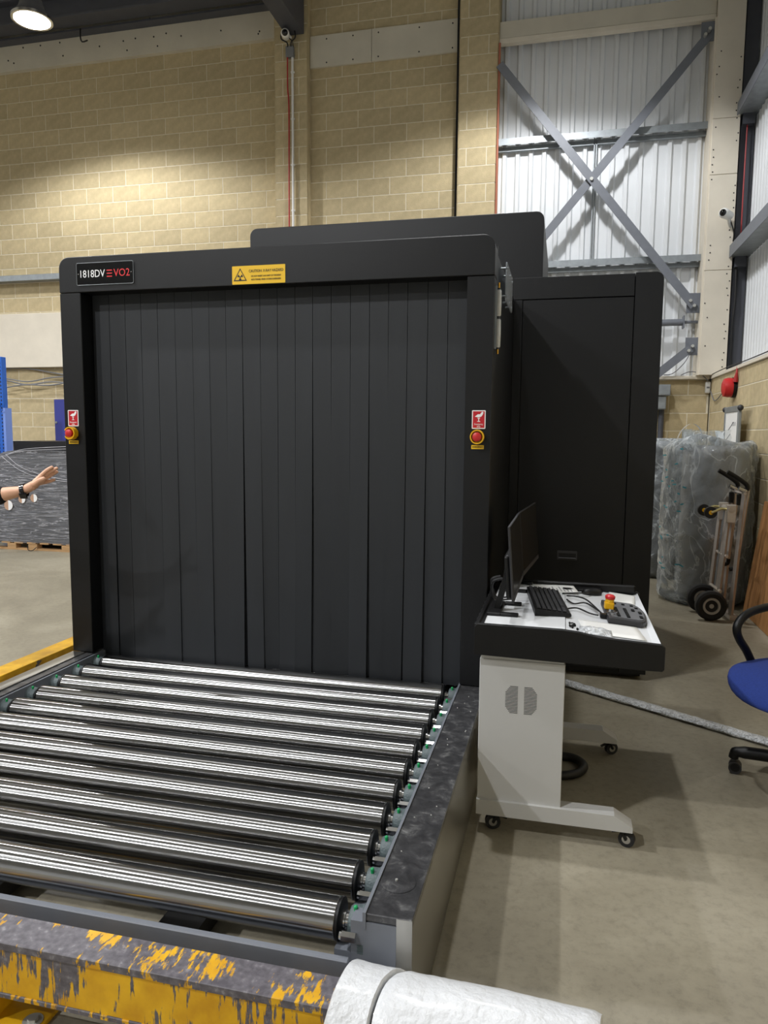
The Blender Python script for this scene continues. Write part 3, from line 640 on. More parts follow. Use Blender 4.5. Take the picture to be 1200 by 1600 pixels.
def make_bearing(s_):
    r_ = obj('bearing', lathe(BM(), [(.024, 0), (.036, 0), (.040, s_*.008), (.040, s_*.030), (.046, s_*.036), (.046, s_*.046), (.02, s_*.046)], (0, 0, 0), 'x', 24), M_castgreen, CV, smooth=30, loc=(0, 0, 0))
    bm = BM(); prism(bm, [(-.058, -.02), (-.058, -.045), (.058, -.045), (.058, -.02), (.03, .02), (-.03, .02)], 'x', s_*.032, s_*.048)
    obj('flange', bm, M_castgreen, r_, loc=(0, 0, 0))
    obj('grease_cap', cyl(sphere(BM(), (s_*.016, -.012, .046), .006, 8), (s_*.016, -.012, .03), (s_*.016, -.012, .046), .005, seg=8), M_greencap, r_, loc=(0, 0, 0))
    obj('nut', cyl(cyl(BM(), (s_*-.006, -.062, .0), (s_*.03, -.062, .0), .013, seg=6), (s_*-.012, -.062, 0), (s_*-.004, -.062, 0), .010, seg=12), M_chrome, r_, loc=(0, 0, 0))
    return r_
rol = make_roller(); bl, br_ = make_bearing(-1), make_bearing(1)
def ctree(o):
    c = o.copy(); COL.objects.link(c); c.parent = CV
    for ch in o.children:
        d = ch.copy(); COL.objects.link(d); d.parent = c
    return c
for i in range(11):
    y = .018-.168*i
    a, b_, c_ = (rol, bl, br_) if i == 0 else (ctree(rol), ctree(bl), ctree(br_))
    base = Vector(CV.location)
    a.location = Vector(((XA+XB)/2, y, ZC))-base; b_.location = Vector((XA-.024, y, ZC))-base; c_.location = Vector((XB+.030, y, ZC))-base
    a.rotation_euler = (i*.7, 0, 0)
for k in range(4):   # two more rollers inside the tunnel
    if k < 2:
        a = ctree(rol); a.location = Vector(((XA+XB)/2, .018+.168*(k+1), ZC))-Vector(CV.location)
# front cross member and under structure
cm = cp_('cross_member', bx(XL+.05, -.47, -1.742, -1.700, .205, .218), M_grey); obj('upright_plate', bx(XL+.05, -.47, -1.762, -1.742, .10, .262, bev=.003), M_grey, cm)
for x0, x1, y in ((-1.84, -1.72, -1.3), (-1.13, -1.0, -1.3)):
    cp_('support_channel', bx(x0, x1, -1.70, .0, .03, .09), M_bplast)
cp_('drive_chain_cover', bx(XL+.2, XL+.26, -1.65, .0, .06, .16), M_dgrey)

# ------------------------------------------------------------------ yellow barriers and foam
BF = empty('floor_barrier', (-1.6, -1.86, 0), 'worn yellow steel floor barrier across the front of the conveyor', 'barrier')
def barrier_beam(par, a, b_, axis, c0, c1, z0, z1, mt, mw, webside):
    f = (lambda u0, u1, v0, v1, w0, w1: bx(u0, u1, v0, v1, w0, w1, bev=.002)) if axis == 'x' else (lambda u0, u1, v0, v1, w0, w1: bx(v0, v1, u0, u1, w0, w1, bev=.002))
    obj('top_flange', f(a, b_, c0, c1, z1-.022, z1), mt, par); obj('bottom_flange', f(a, b_, c0, c1, z0, z0+.014), mt, par); obj('web', f(a, b_, c0+.004, c0+.014, z0+.012, z1-.02), mw, par)
    obj('back_web', f(a, b_, c1-.014, c1-.004, z0+.012, z1-.02), mw, par)
barrier_beam(BF, -3.0, .02, 'x', -1.905, -1.805, .10, .255, M_ytop, M_yweb, -1)
for x in (-1.46, -2.85):
    obj('post', bx(x-.06, x+.06, -1.895, -1.815, .012, .10), M_yclean, BF)
    bp_ = obj('base_plate', bx(x-.13, x+.195, -1.93, -1.80, 0, .012, bev=.002), M_yclean, BF); obj('anchor_bolt', cyl(cyl(BM(), (x+.16, -1.862, .012), (x+.16, -1.862, .014), .026, seg=20), (x+.16, -1.862, .012), (x+.16, -1.862, .022), .014, seg=6), M_bolt, bp_)
BL = empty('floor_barrier', (-2.94, 1, 0), 'clean yellow floor barrier running beside the left of the conveyor', 'barrier')
barrier_beam(BL, -1.78, 3.2, 'y', -2.995, -2.87, .10, .25, M_yclean, M_yclean, 1)
for y in (-.9, .9, 2.7):
    obj('post', bx(-2.98, -2.885, y-.06, y+.06, .012, .10), M_yclean, BL); obj('base_plate', bx(-3.0, -2.865, y-.13, y+.13, 0, .012, bev=.002), M_yclean, BL)
def foam(name, xa, xb, ra, rb, label, ov):
    bm = BM(); n, s_ = 26, 48; rings = []
    for i in range(n+1):
        t = i/n; rg = []
        for k in range(s_):
            a = 2*PI*k/s_; slant = .05*math.cos(a+.9)
            lo = xa+(slant if xa > -.4 else .015*math.cos(a)); hi = xb+(slant if xb < 0 else .006*math.sin(3*a))
            x = lo+(hi-lo)*t; r = ra+(rb-ra)*t
            r += .004*mnoise.noise(Vector((x*9, math.cos(a)*2.2, math.sin(a)*2.2)))+.0016*mnoise.noise(Vector((x*40, math.cos(a)*9, math.sin(a)*9)))
            if t < .03 or t > .97: r -= .006
            rg.append(bm.verts.new((x, -1.862+r*math.cos(a), .176+r*math.sin(a))))
        rings.append(rg)
    inner = []
    for src in (0, n):
        inner.append([bm.verts.new(Vector((v.co.x, -1.862+(v.co.y+1.862)*.84, .176+(v.co.z-.176)*.84))) for v in rings[src]])
    full = [inner[0]]+rings+[inner[1]]
    for i in range(len(full)-1):
        for k in range(s_): bm.faces.new((full[i][k], full[i][(k+1) % s_], full[i+1][(k+1) % s_], full[i+1][k]))
    for k in range(s_): bm.faces.new((inner[1][k], inner[1][(k+1) % s_], inner[0][(k+1) % s_], inner[0][k]))
    o = obj(name, bm, M_foam, None, smooth=50); return tag(o, label, 'foam', 'foam sleeves on the barrier')
foam('foam_wrap', -.455, -.318, .140, .137, 'short white foam sleeve at the left end of the wrapped barrier', 0)
foam('foam_wrap', -.312, .125, .136, .126, 'long white foam sleeve wrapped round the barrier end in the foreground', 1)

# ------------------------------------------------------------------ operator console
K = empty('operator_console', (.03, -.17, 0), 'light grey wheeled operator console with black sides and white top', 'console')
def kp(name, bm, m, par=K, smooth=None): return obj(name, bm, m, par, smooth)
prof = [(-.305, .715), (-.305, .822), (-.296, .836), (.02, .834), (.08, .829), (.15, .815), (.37, .803), (.383, .794), (.383, .712), (.376, .704), (.30, .704)]
for y0, y1 in ((-.635, -.612), (.285, .308)):
    e = kp('end_panel', prism(BM(), prof, 'y', y0, y1), M_bplast); bv = e.modifiers.new('b', 'BEVEL'); bv.width = .003; bv.segments = 2; bv.limit_method = 'ANGLE'
kp('work_surface', bx(-.275, .032, -.612, .285, .80, .821), M_wtop)
kp('work_surface', prism(BM(), [(.034, .79), (.034, .816), (.35, .786), (.35, .76)], 'y', -.612, .285), M_wtop)
kp('front_rim', prism(BM(), [(.35, .76), (.35, .788), (.372, .797), (.376, .77)], 'y', -.612, .285), M_wtop)
kp('front_apron', bx(.355, .375, -.612, .285, .708, .775), M_bplast); kp('under_tray', bx(-.28, .35, -.60, .28, .712, .745), M_bplast)
kp('rear_rail', bx(-.305, -.287, -.612, .285, .72, .832, bev=.004), M_bplast); kp('cable_brush', bx(-.287, -.275, -.612, .285, .79, .823), M_bplast)
bm = BM()
for k in range(12): box(bm, -.309, -.30, -.60+k*.074, -.56+k*.074, .79, .828, bev=.003)
kp('rear_ribs', bm, M_bplast)['kind'] = 'stuff'
kp('far_lip', bx(-.2, .36, .262, .285, .80, .838, bev=.006), M_bplast)
for y0, y1, f0, f1 in ((-.60, -.55, -.615, -.545), (.215, .265, .205, .275)):
    lg = kp('leg_panel', bx(-.284, .037, y0, y1, .118, .692, bev=.002), M_white)
    kp('leg_cap', bx(-.280, .033, y0+.004, y1-.002, .692, .712), M_white)
    kp('foot_beam', prism(BM(), [(-.285, .068), (-.285, .128), (.235, .128), (.302, .088), (.302, .068)], 'y', f0, f1), M_white)
    if y0 < 0:
        for col_, xs in ((0, (-.183, -.136)), (1, (-.112, -.064))):
            for i in range(19):
                z = .486+i*.0058; cut = max(0, abs(i-9)-5)*.0042
                x0, x1 = (xs[0]+cut, xs[1]) if col_ == 0 else (xs[0], xs[1]-cut)
                obj('vent_slot', bx(x0, x1, y0-.0006, y0+.001, z-.0011, z+.0011), M_blackin, lg)
kp('modesty_panel', bx(-.27, -.255, -.55, .215, .30, .705), M_white)
def caster(x, y, z1, ang):
    cs = kp('caster', lathe(BM(), [(.022, .062), (.022, z1), (.006, z1)], (x, y, 0), 'z', 16), M_bplast)
    d = Vector((math.cos(ang), math.sin(ang), 0)); n = Vector((-d.y, d.x, 0)); c = Vector((x, y, .03))+d*.016
    wv = BM(); cyl(wv, c-n*.011, c+n*.011, .03, seg=28); obj('wheel', wv, M_tyre, cs, smooth=40)
    obj('hub', cyl(cyl(BM(), c-n*.0125, c+n*.0125, .016, seg=20), c-n*.014, c+n*.014, .005, seg=10), M_chrome, cs)
    bm = BM()
    for s_ in (-1, 1):
        P_ = [c+n*(s_*.0155), Vector((x, y, .062))+n*(s_*.0155)]
        tube(bm, [P_[0], P_[1]], .006, 6)
    obj('fork', bm, M_bplast, cs)
    obj('brake_tab', tube(BM(), [Vector((x, y, .055))-d*.01, Vector((x, y, .045))-d*.04], .006, 6), M_bplast, cs)
caster(-.205, -.58, .069, PI*1.05); caster(.27, -.58, .069, -.3); caster(-.205, .24, .069, 2.6); caster(.265, .24, .069, .5)

# monitors
def monitor(cx, cy, rz, label, bo=0.0):
    R0 = empty('monitor', (cx, cy, .8215), label, 'monitor', 'monitors on the console'); R0.rotation_euler = (0, 0, rz)
    def mp_(n, bm, m, par=R0, smooth=None): return obj(n, bm, m, par, smooth, loc=(0, 0, 0))
    T = Matrix.Translation((0, 0, .235)) @ Matrix.Rotation(math.radians(-4.5), 4, 'Y')
    hsg = mp_('housing', box(BM(), -.010, 0, -.265, .265, -.146, .147, bev=.003, seg=2, M=T), M_dgrey)
    mp_('screen', box(BM(), .0002, .0008, -.262, .262, -.124, .144, M=T), M_screen, hsg); mp_('chin', box(BM(), .0002, .0012, -.264, .264, -.145, -.127, M=T), M_dgrey, hsg)
    mp_('rear_bulge', box(BM(), -.034, -.010, -.23, .23, -.145, .03, bev=.010, seg=2, M=T), M_bplast, hsg)
    mp_('stand_arm', prism(BM(), [(-.085, .012), (-.060, .012), (-.020, .17), (-.030, .20), (-.044, .20), (-.050, .15)], 'y', -.035+bo, .035+bo), M_bplast)
    bs = mp_('base', bx(-.105, -.05, -.115+bo, .115+bo, 0, .013, bev=.003), M_bplast)
    for y in (-.115, .085): mp_('base_bar', bx(-.052, .02, y+bo, y+.03+bo, 0, .013, bev=.003), M_bplast, bs)
    return R0
M_screen = mat('screen_glass', srgb(16, 15, 14), .25)
monitor(-.170, -.295, -.012, 'near black flat monitor on the console, seen almost edge-on', -.03); monitor(-.141, .245, -.094, 'far black flat monitor behind the nearer one on the console', -.10)
# keyboard
kb = empty('keyboard', (-.045, -.16, .8215), 'black computer keyboard beside the monitors', 'keyboard'); kb.rotation_euler = (0, 0, .12)
obj('case', prism(BM(), [(-.07, 0), (-.07, .026), (-.06, .028), (.07, .014), (.075, .010), (.075, 0)], 'y', -.225, .225), M_bplast, kb, loc=(0, 0, 0))
kmesh = finish(box(BM(), -.0078, .0078, -.0078, .0078, 0, .006, bev=.0015)); kmesh.materials.append(M_dgrey)
for r in range(6):
    for c in range(21):
        if r == 5 and 4 <= c <= 9: continue
        o = obj('key', kmesh, None, kb, loc=(-.053+r*.0205, -.208+c*.0207, .0278-.0022*r)); o.rotation_euler = (0, .107, 0)
sb = obj('key', bx(-.0078, .0078, -.06, .06, 0, .006, bev=.0015), M_dgrey, kb, loc=(-.053+5*.0205, -.065, .0278-.011)); sb.rotation_euler = (0, .107, 0)
# control keypad with stop button
slope = math.atan(.03/.316)
def zt(x): return .816-(x-.034)*(.03/.316)
cpd = empty('control_keypad', (.262, -.19, zt(.262)), 'dark grey control keypad with rounded end and red stop button', 'keypad'); cpd.rotation_euler = (0, slope, .04)
base = [(-.07, -.165), (.05, -.165)]+[(.055+.04*math.sin(t), -.0-.165*math.cos(t)) for t in [PI*k/12 for k in range(13)]]+[(.05, .165), (-.07, .165)]
def lp(n, bm, m, par=cpd, loc=(0, 0, 0)): return obj(n, bm, m, par, None, loc=loc)
cs_ = lp('case', prism(BM(), base, 'z', 0, .026), M_dgrey); bv = cs_.modifiers.new('b', 'BEVEL'); bv.width = .006; bv.segments = 2; bv.limit_method = 'ANGLE'; bv.angle_limit = .6
lp('face_plate', prism(BM(), [(x*.86+.004, y*.88) for x, y in base], 'z', .026, .0275), mat('keypad_face', srgb(98, 99, 102), .5))
bmesh_key = finish(bx(-.0065, .0065, -.0065, .0065, 0, .005, bev=.001)); bmesh_key.materials.append(M_bplast)
for c in range(8):
    for x in (-.026, .012): lp('key', bmesh_key, None, loc=(x, -.125+c*.020, .0275))
for (x, y) in ((-.02, .10), (.015, .10), (.05, .095), (.045, .0), (.045, .018), (.07, -.03), (.07, -.012), (.065, .06), (.065, -.09), (.065, -.108)): lp('key', bmesh_key, None, loc=(x, y, .0275))
lp('stop_base', bx(-.074, -.036, -.03, .012, .026, .056, bev=.004), M_yel); lp('stop_neck', cyl(BM(), (-.055, -.009, .056), (-.055, -.009, .068), .018), M_yel); lp('stop_knob', lathe(BM(), [(.012, .067), (.020, .070), (.021, .081), (.014, .087), (0, .088)], (-.055, -.009, 0), 'z', 20), M_red)
lp('key_switch', cyl(BM(), (-.052, -.07, .026), (-.052, -.07, .04), .009), M_chrome)
lp('key_ring', tube(BM(), [(-.052+.02*math.cos(t), -.095+.026*math.sin(t), .03+.006*math.cos(t)) for t in [2*PI*k/14 for k in range(15)]], .0018, 5), M_chrome)
lp('connector', bx(-.095, -.07, -.10, -.07, .004, .02, bev=.002), M_bplast)
# papers, mouse and small things
def sheet(x, y, rz, z, w_, h_, label, lines=True, tilt=0, curl=.0):
    R0 = empty('paper_sheet', (x, y, z), label, 'paper', 'papers on the console'); R0.rotation_euler = (0, tilt, rz)
    bm = BM(); n = 8; g = [[bm.verts.new((-w_/2+w_*i/n, -h_/2+h_*j/n, .0008+curl*((i/n)**3)*(.6+.4*j/n))) for j in range(n+1)] for i in range(n+1)]
    for i in range(n):
        for j in range(n): bm.faces.new((g[i][j], g[i+1][j], g[i+1][j+1], g[i][j+1]))
    o = obj('sheet', bm, M_paper, R0, smooth=60, loc=(0, 0, 0)); sm = o.modifiers.new('s', 'SOLIDIFY'); sm.thickness = .0006
    if lines:
        bm = BM()
        for k in range(11): box(bm, -w_/2+.02+.016*k, -w_/2+.024+.016*k, -h_/2+.02, -h_/2+.02+random.uniform(.3, .85)*(h_-.04), .0016, .0018)
        q = obj('printed_lines', bm, mat('grey_print', srgb(120, 120, 124), .8), R0, loc=(0, 0, 0)); q['kind'] = 'stuff'
    return R0
sheet(-.02, .17, .15, .822, .21, .17, 'printed white sheet lying behind the keyboard on the console', curl=.0)
sheet(.29, .165, -.1, zt(.29)+.004, .12, .20, 'blank white sheet at the far front corner of the console', False, slope)
sheet(.205, -.46, .1, zt(.205)+.003, .23, .20, 'blank white sheet under the bag of small fixings', False, slope)
ms = empty('phone_handset', (.155, .17, zt(.155)), 'black cradle with curved body behind the keypad', 'device'); ms.rotation_euler = (0, slope, .5)
obj('body', lathe(BM(), [(.05, 0), (.052, .01), (.045, .022), (.02, .03), (0, .031)], (0, 0, 0), 'z', 20), M_bplast, ms, smooth=50, loc=(0, 0, 0)).scale = (1.0, .62, 1)
obj('pad', bx(-.11, .09, .045, .085, 0, .012, bev=.004), M_bplast, ms, loc=(0, 0, 0))
tag(obj('mouse_pad', bx(.05, .20, .20, .262, .812, .820, bev=.002), M_bplast), 'black pad at the far edge of the console', 'pad')
for k, pts in enumerate(([(.04, -.05, .822), (.07, -.12, .820), (.12, -.10, .822), (.17, -.22, .818)], [(.04, .02, .824), (.09, .0, .826), (.13, -.06, .824), (.18, -.25, .816)], [(.03, -.25, .823), (.08, -.22, .825), (.13, -.27, .818), (.165, -.29, .816)], [(.02, .06, .824), (.08, .07, .828), (.13, .1, .824), (.15, .15, .818)])):
    tag(obj('cable', tube(BM(), pts, .0035, 6, smooth=6), M_cable), ['thin black cable looping nearest the keypad corner', 'thin black cable running from the keyboard to the keypad', 'thin black cable lying across the white console top', 'thin black cable running back towards the far lip'][k], 'cable', 'cables on the console')
for k in range(2):
    tag(obj('cable', tube(BM(), [(-.235-.012*k, -.20+.05*k, .93), (-.275-.01*k, -.20+.05*k, .915), (-.283, -.17+.05*k, .86), (-.262, -.16+.05*k, .824), (-.20, -.12+.05*k, .823)], .006, 8, smooth=6), M_cable), ['thick black cable looping behind the near monitor', 'second black cable looping behind the near monitor, further back'][k], 'cable', 'monitor cables')
# clear bag of fixings and loose screws
bm = BM(); bmesh.ops.create_grid(bm, x_segments=16, y_segments=16, size=.5)
for v in bm.verts:
    u, q = v.co.x, v.co.y; v.co = Vector((.145+u*.12, -.535+q*.10, zt(.145+u*.12)+.006+.014*max(0, 1-(2*u)**2)*max(0, 1-(2*q)**2)*(1+.8*mnoise.noise(Vector((u*6, q*6, 1))))))
o = obj('plastic_bag', bm, M_strip, smooth=60); sm = o.modifiers.new('s', 'SOLIDIFY'); sm.thickness = .001; tag(o, 'crumpled clear bag of small fixings on the console', 'bag')
for k in range(7):
    x, y = .05+random.uniform(0, .035), -.50+random.uniform(-.05, .06); a = random.uniform(0, 3)
    tag(obj('screw', cyl(cyl(BM(), (x, y, zt(x)+.005), (x+.014*math.cos(a), y+.014*math.sin(a), zt(x)+.004), .0025, seg=8), (x, y, zt(x)+.005), (x-.003*math.cos(a), y-.003*math.sin(a), zt(x)+.005), .005, seg=8), M_bplast), 'small black screw lying beside the bag of fixings', 'screw', 'loose screws on the console')
# cable loop under the console
tag(obj('cable_coil', tube(BM(), [(-.15, .05, .022), (.0, .10, .022), (.10, .10, .022), (.145, .02, .022), (.10, -.07, .022), (.0, -.10, .022), (-.15, -.05, .022)], .02, 10, smooth=8), M_cable, smooth=60), 'thick black cable loop on the floor under the console', 'cable')
# clear wrapped strip on the floor
fs = empty('wrapped_strip', (.6, .87, 0), 'long profile strip wrapped in clear film lying on the floor', 'strip')
d = (Vector((1.25, .433, 0))-Vector((.0, 1.253, 0))); n_ = Vector((-d.y, d.x, 0)).normalized(); A0 = Vector((-.05, 1.285, 0))
bm = BM(); NN = 60; rows = []
for i in range(NN+1):
    p = A0+d*1.12*(i/NN); rg = []
    for k in range(12):
        a = 2*PI*k/12; rr = 1+.22*mnoise.noise(Vector((i*.6, math.cos(a)*2, math.sin(a)*2)))
        rg.append(bm.verts.new(p+n_*(.042*math.cos(a)*rr)+Vector((0, 0, .017+.016*math.sin(a)*min(rr, 1.1)))))
    rows.append(rg)
for i in range(NN):
    for k in range(12): bm.faces.new((rows[i][k], rows[i][(k+1) % 12], rows[i+1][(k+1) % 12], rows[i+1][k]))
bm.faces.new(rows[0]); bm.faces.new(rows[-1]); obj('clear_film', bm, M_strip, fs, smooth=60)
q1 = A0+d*1.12
for s_, m_ in ((-.018, M_wplast), (.0, M_galv), (.02, mat('tan_strip', srgb(170, 150, 120), .5))):
    obj('profile', tube(BM(), [A0+n_*s_+Vector((0, 0, .014)), q1+n_*s_+Vector((0, 0, .014))], .006, 6), m_, fs)

# ------------------------------------------------------------------ office chair (built facing -x, then turned)
CHX, CHY, CHR = 1.16, .115, math.radians(42)
CH_ = empty('office_chair', (CHX, CHY, 0), 'blue fabric office chair with black arms', 'chair'); CH_.rotation_euler = (0, 0, CHR)
def hp(name, bm, m, par=CH_, smooth=None): return obj(name, bm, m, par, smooth, loc=(0, 0, 0))
bm = BM(); sphere(bm, (0, 0, 0), 1, 48)
for v in bm.verts:
    u, q, z = v.co
    r_ = (abs(u)**2.6+abs(q)**2.6)**(1/2.6); e_ = math.hypot(u, q); f_ = e_/r_ if r_ > 1e-6 else 1
    x = u*f_*.285-.075; y = q*f_*.315+.03; zz = math.copysign(abs(z)**.75, z)*.05
    if x < -.16: zz -= .035*((-.16-x)/.14)**2
    v.co = (x, y, .48+zz)
hp('seat', bm, M_fabric, smooth=60)
hp('seat_pan', lathe(BM(), [(.17, .395), (.22, .41), (.23, .43)], (0, 0, 0), 'z', 32), M_bplast, smooth=40)
hp('gas_column', cyl(BM(), (0, 0, .09), (0, 0, .41), .025), M_bplast, smooth=40)
bk = BM(); box(bk, .25, .31, -.2, .2, .62, 1.05, bev=.028, seg=3); hp('backrest', bk, M_fabric, smooth=50); hp('back_stem', tube(BM(), [(.08, 0, .40), (.27, 0, .41), (.33, 0, .5), (.315, 0, .8)], .018, 10, smooth=5), M_bplast, smooth=60)
for y in (-.33, .33):
    hp('armrest', tube(BM(), [(px_-.035, py_, pz_) for px_, py_, pz_ in [(.04, y*.75, .405), (.02, y*.97, .43), (-.02, y, .50), (-.06, y, .555), (-.11, y, .61), (-.135, y, .655), (-.128, y, .69), (-.09, y, .72), (-.02, y, .738), (.08, y, .745), (.18, y, .742), (.26, y, .72), (.285, y, .66), (.25, y, .55), (.18, y*.97, .44), (.10, y*.75, .405)]], .019, 12, smooth=6), M_bplast, smooth=60)
hub = Vector((0, 0, .1))
la = math.atan2(.19-CHY, .822-CHX)-CHR
for k in range(5):
    a = la+2*PI/5*k; dd = Vector((math.cos(a), math.sin(a), 0)); e_ = hub+dd*math.hypot(.19-CHY, .822-CHX)
    lg = hp('base_leg', tube(BM(), [hub+Vector((0, 0, .01)), hub.lerp(e_, .6)+Vector((0, 0, .006)), e_-dd*.02, e_+Vector((0, 0, -.012)), e_+dd*.004+Vector((0, 0, -.035))], [.032, .028, .024, .022, .016], 10, smooth=4), M_bplast, smooth=60)
    tdir = Vector((-dd.y, dd.x, 0)); c = e_+Vector((0, 0, -.072))-dd*.005
    hp('caster', cyl(cyl(BM(), c-tdir*.026, c-tdir*.003, .028, seg=24), c+tdir*.003, c+tdir*.026, .028, seg=24), M_dgrey, lg, smooth=40)
    hp('caster_hood', cyl(BM(), c-tdir*.0265+Vector((0, 0, .004)), c+tdir*.0265+Vector((0, 0, .004)), .020, seg=20), M_bplast, lg, smooth=40)

# ------------------------------------------------------------------ bagged bubble wrap rolls
def bag(c, rx, ry, h, label, seed, tuft, glyph=False, rc=None, rr=None):
    R0 = empty('bubble_wrap_roll', (c[0], c[1], 0), label, 'packaging', 'bagged bubble wrap rolls')
    def blob(infl, amp, z0, z1, nz=60, ns=84, c=c, rx=rx, ry=ry, crk=0):
        bm = BM(); rings = []
        for i in range(nz+1):
            t = i/nz; z = z0+(z1-z0)*t
            e_ = min(1, min(t, 1-t)/.05); sh = (1-(1-e_)**2*.14)
            rg = []
            for k in range(ns):
                a = 2*PI*k/ns; p = Vector((math.cos(a)*1.6, math.sin(a)*1.6, z*1.4+seed))
                r_ = sh*(1+amp*mnoise.noise(p)+amp*.5*mnoise.noise(p*3.1)+amp*.3*mnoise.noise(Vector((p.x*6, p.y*6, p.z*1.2)))+crk*(abs(mnoise.noise(p*2.6+Vector((5, 1, z))))-.25)+crk*.5*(abs(mnoise.noise(p*6+Vector((1, 7, z*2))))-.25))
                rg.append(bm.verts.new((c[0]+(rx+infl)*r_*math.cos(a), c[1]+(ry+infl)*r_*math.sin(a), z)))
            rings.append(rg)
        for i in range(nz):
            for k in range(ns): bm.faces.new((rings[i][k], rings[i][(k+1) % ns], rings[i+1][(k+1) % ns], rings[i+1][k]))
        bm.faces.new(rings[0]); bm.faces.new(rings[-1]); return bm
    obj('roll', blob(0, .012, .012, h, c=rc or c, rx=rr or rx, ry=rr or ry), M_bubble, R0, smooth=60)
    fb = blob(.02, .05, .003, h+.03, crk=.10)
    for v in fb.verts:
        if v.co.z > h-.08 and tuft:
            q = Vector((v.co.x*5, v.co.y*5, v.co.z*5+seed)); k_ = max(0, 1-((v.co.x-(c[0]-.12))/.22)**2)
            v.co.z += .06*k_+.035*mnoise.noise(q*1.6)
    obj('bag_film', fb, M_film, R0, smooth=70)
    if tuft:
        bm = BM()
        for k in range(9):
            a = random.uniform(0, 2*PI); x0 = c[0]-.10+random.uniform(-.15, .2); y0 = c[1]-.1+random.uniform(-.1, .1); s_ = random.uniform(.05, .1)
            g = bmesh.ops.create_grid(bm, x_segments=5, y_segments=5, size=s_)
            for v in g['verts']:
                u, q = v.co.x, v.co.y
                v.co = Vector((x0+u*math.cos(a)+.03*mnoise.noise(Vector((u*20, q*20, k))), y0+u*math.sin(a)+.03*mnoise.noise(Vector((u*20, q*20, k+9))), h+.05+q+.02*mnoise.noise(Vector((u*20, q*20, k+5)))))
        obj('gathered_film', bm, M_film, R0, smooth=70)
        bm = BM(); path = smoothpath([(c[0]-.31, c[1]-.1, h-.02), (c[0]-.27, c[1]-.1, h+.12), (c[0]-.18, c[1]-.1, h+.2), (c[0]-.10, c[1]-.1, h+.15), (c[0]-.08, c[1]-.1, h+.04)], 5)
        l0 = [bm.verts.new(p+Vector((0, -.04, 0))) for p in path]; l1 = [bm.verts.new(p+Vector((0, .04, 0))) for p in path]
        for i in range(len(path)-1): bm.faces.new((l0[i], l0[i+1], l1[i+1], l1[i]))
        obj('film_loop', bm, M_film, R0, smooth=70)
    if glyph:
        teal = mat('teal_print', srgb(60, 150, 165), .5)
        bm = BM()
        for k in range(26):
            z = random.uniform(.3, 1.45); a = math.radians(random.uniform(196, 236)); r_ = 1.0
            x, y = c[0]+(rx+.045)*math.cos(a), c[1]+(ry+.045)*math.sin(a); ww = random.uniform(.01, .035)
            box(bm, -ww, ww, -.001, .001, -.006, .006, M=Matrix.Translation((x, y, z)) @ Matrix.Rotation(a+PI/2, 4, 'Z') @ Matrix.Rotation(random.uniform(-.4, .4), 4, 'Y'))
        q = obj('teal_marks', bm, teal, R0); q['kind'] = 'stuff'
        bm = BM()
        for z in (.28, .42, .56):
            a = math.radians(232); x, y = c[0]+(rx+.05)*math.cos(a), c[1]+(ry+.05)*math.sin(a); t_ = Vector((-math.sin(a), math.cos(a), 0))
            pts = [Vector((x, y, z))+t_*(.04*math.cos(2*PI*k/6))+Vector((0, 0, .04*math.sin(2*PI*k/6))) for k in range(7)]
            tube(bm, pts, .0025, 4)
        q = obj('recycling_marks', bm, mat('grey_mark', srgb(110, 120, 124), .6), R0); q['kind'] = 'stuff'
    return R0
bag((1.33, 4.05), .385, .36, 1.47, 'big grey bubble wrap roll in a clear bag behind the hand truck', 3, True, True, (1.405, 4.06), .30)
bag((1.06, 5.35), .36, .36, 1.50, 'grey bubble wrap roll in film standing behind the nearer roll', 11, False)

# ------------------------------------------------------------------ hand truck
M_rim = mat('wheel_rim', srgb(176, 174, 170), .5)
HT = empty('hand_truck', (1.3, 3.28, 0), 'folding aluminium hand truck with black pneumatic wheels', 'hand truck')
def tp(name, bm, m, par=HT, smooth=None): return obj(name, bm, m, par, smooth)
ax = Vector((-.07, .997, 0)).normalized(); fw = Vector((.997, .07, 0)); TP = Vector((1.285, 3.23, 0))
for (x, y) in ((1.262, 3.20), (1.242, 3.50)):
    c = Vector((x, y, .128))
    M_ = Matrix.Translation(c) @ ax.to_track_quat('X', 'Z').to_matrix().to_4x4()
    bm = lathe(BM(), [(.07, -.03), (.105, -.04), (.124, -.028), (.128, 0), (.124, .028), (.105, .04), (.07, .03)], (0, 0, 0), 'x', 40); bm.transform(M_); wl = tp('wheel', bm, M_tyre, smooth=40)
    bm = lathe(BM(), [(.0, -.030), (.018, -.034), (.022, -.024), (.045, -.022), (.056, -.038), (.070, -.040), (.072, -.03), (.072, .03), (.070, .04), (.056, .038), (.045, .022), (0, .03)], (0, 0, 0), 'x', 32); bm.transform(M_); obj('rim', bm, M_rim, wl, smooth=30)
tp('axle', cyl(BM(), (1.262, 3.20, .128), (1.242, 3.50, .128), .012), M_galv)
def rail(off, z0, z1, b0, b1, wd, name='frame_rail', m=M_alu):
    p = TP+ax*off+fw*b0; q = TP+ax*off+fw*b1
    p.z, q.z = z0, z1; return tp(name, tube(BM(), [p, q], wd, 4), m)
for off in (0.0, .26):
    rail(off, .05, 1.12, .145, .20, .022); rail(off+.03, .16, .98, .045, .10, .018)
    rail(off, .47, 1.12, .172, .228, .013, 'folding_handle_tube')
rail(.13, .2, .95, .055, .105, .012); rail(.08, .2, .95, .055, .105, .008, 'slide_rod', M_galv); rail(.19, .2, .95, .055, .105, .008, 'slide_rod', M_galv)
P0 = TP
def crossbar(z, b, name='crossbar', m=M_alu, wd=.014, o0=-.02, o1=.29):
    p, q = P0+ax*o0+fw*b, P0+ax*o1+fw*b; p.z = q.z = z; tp(name, tube(BM(), [p, q], wd, 6), m)
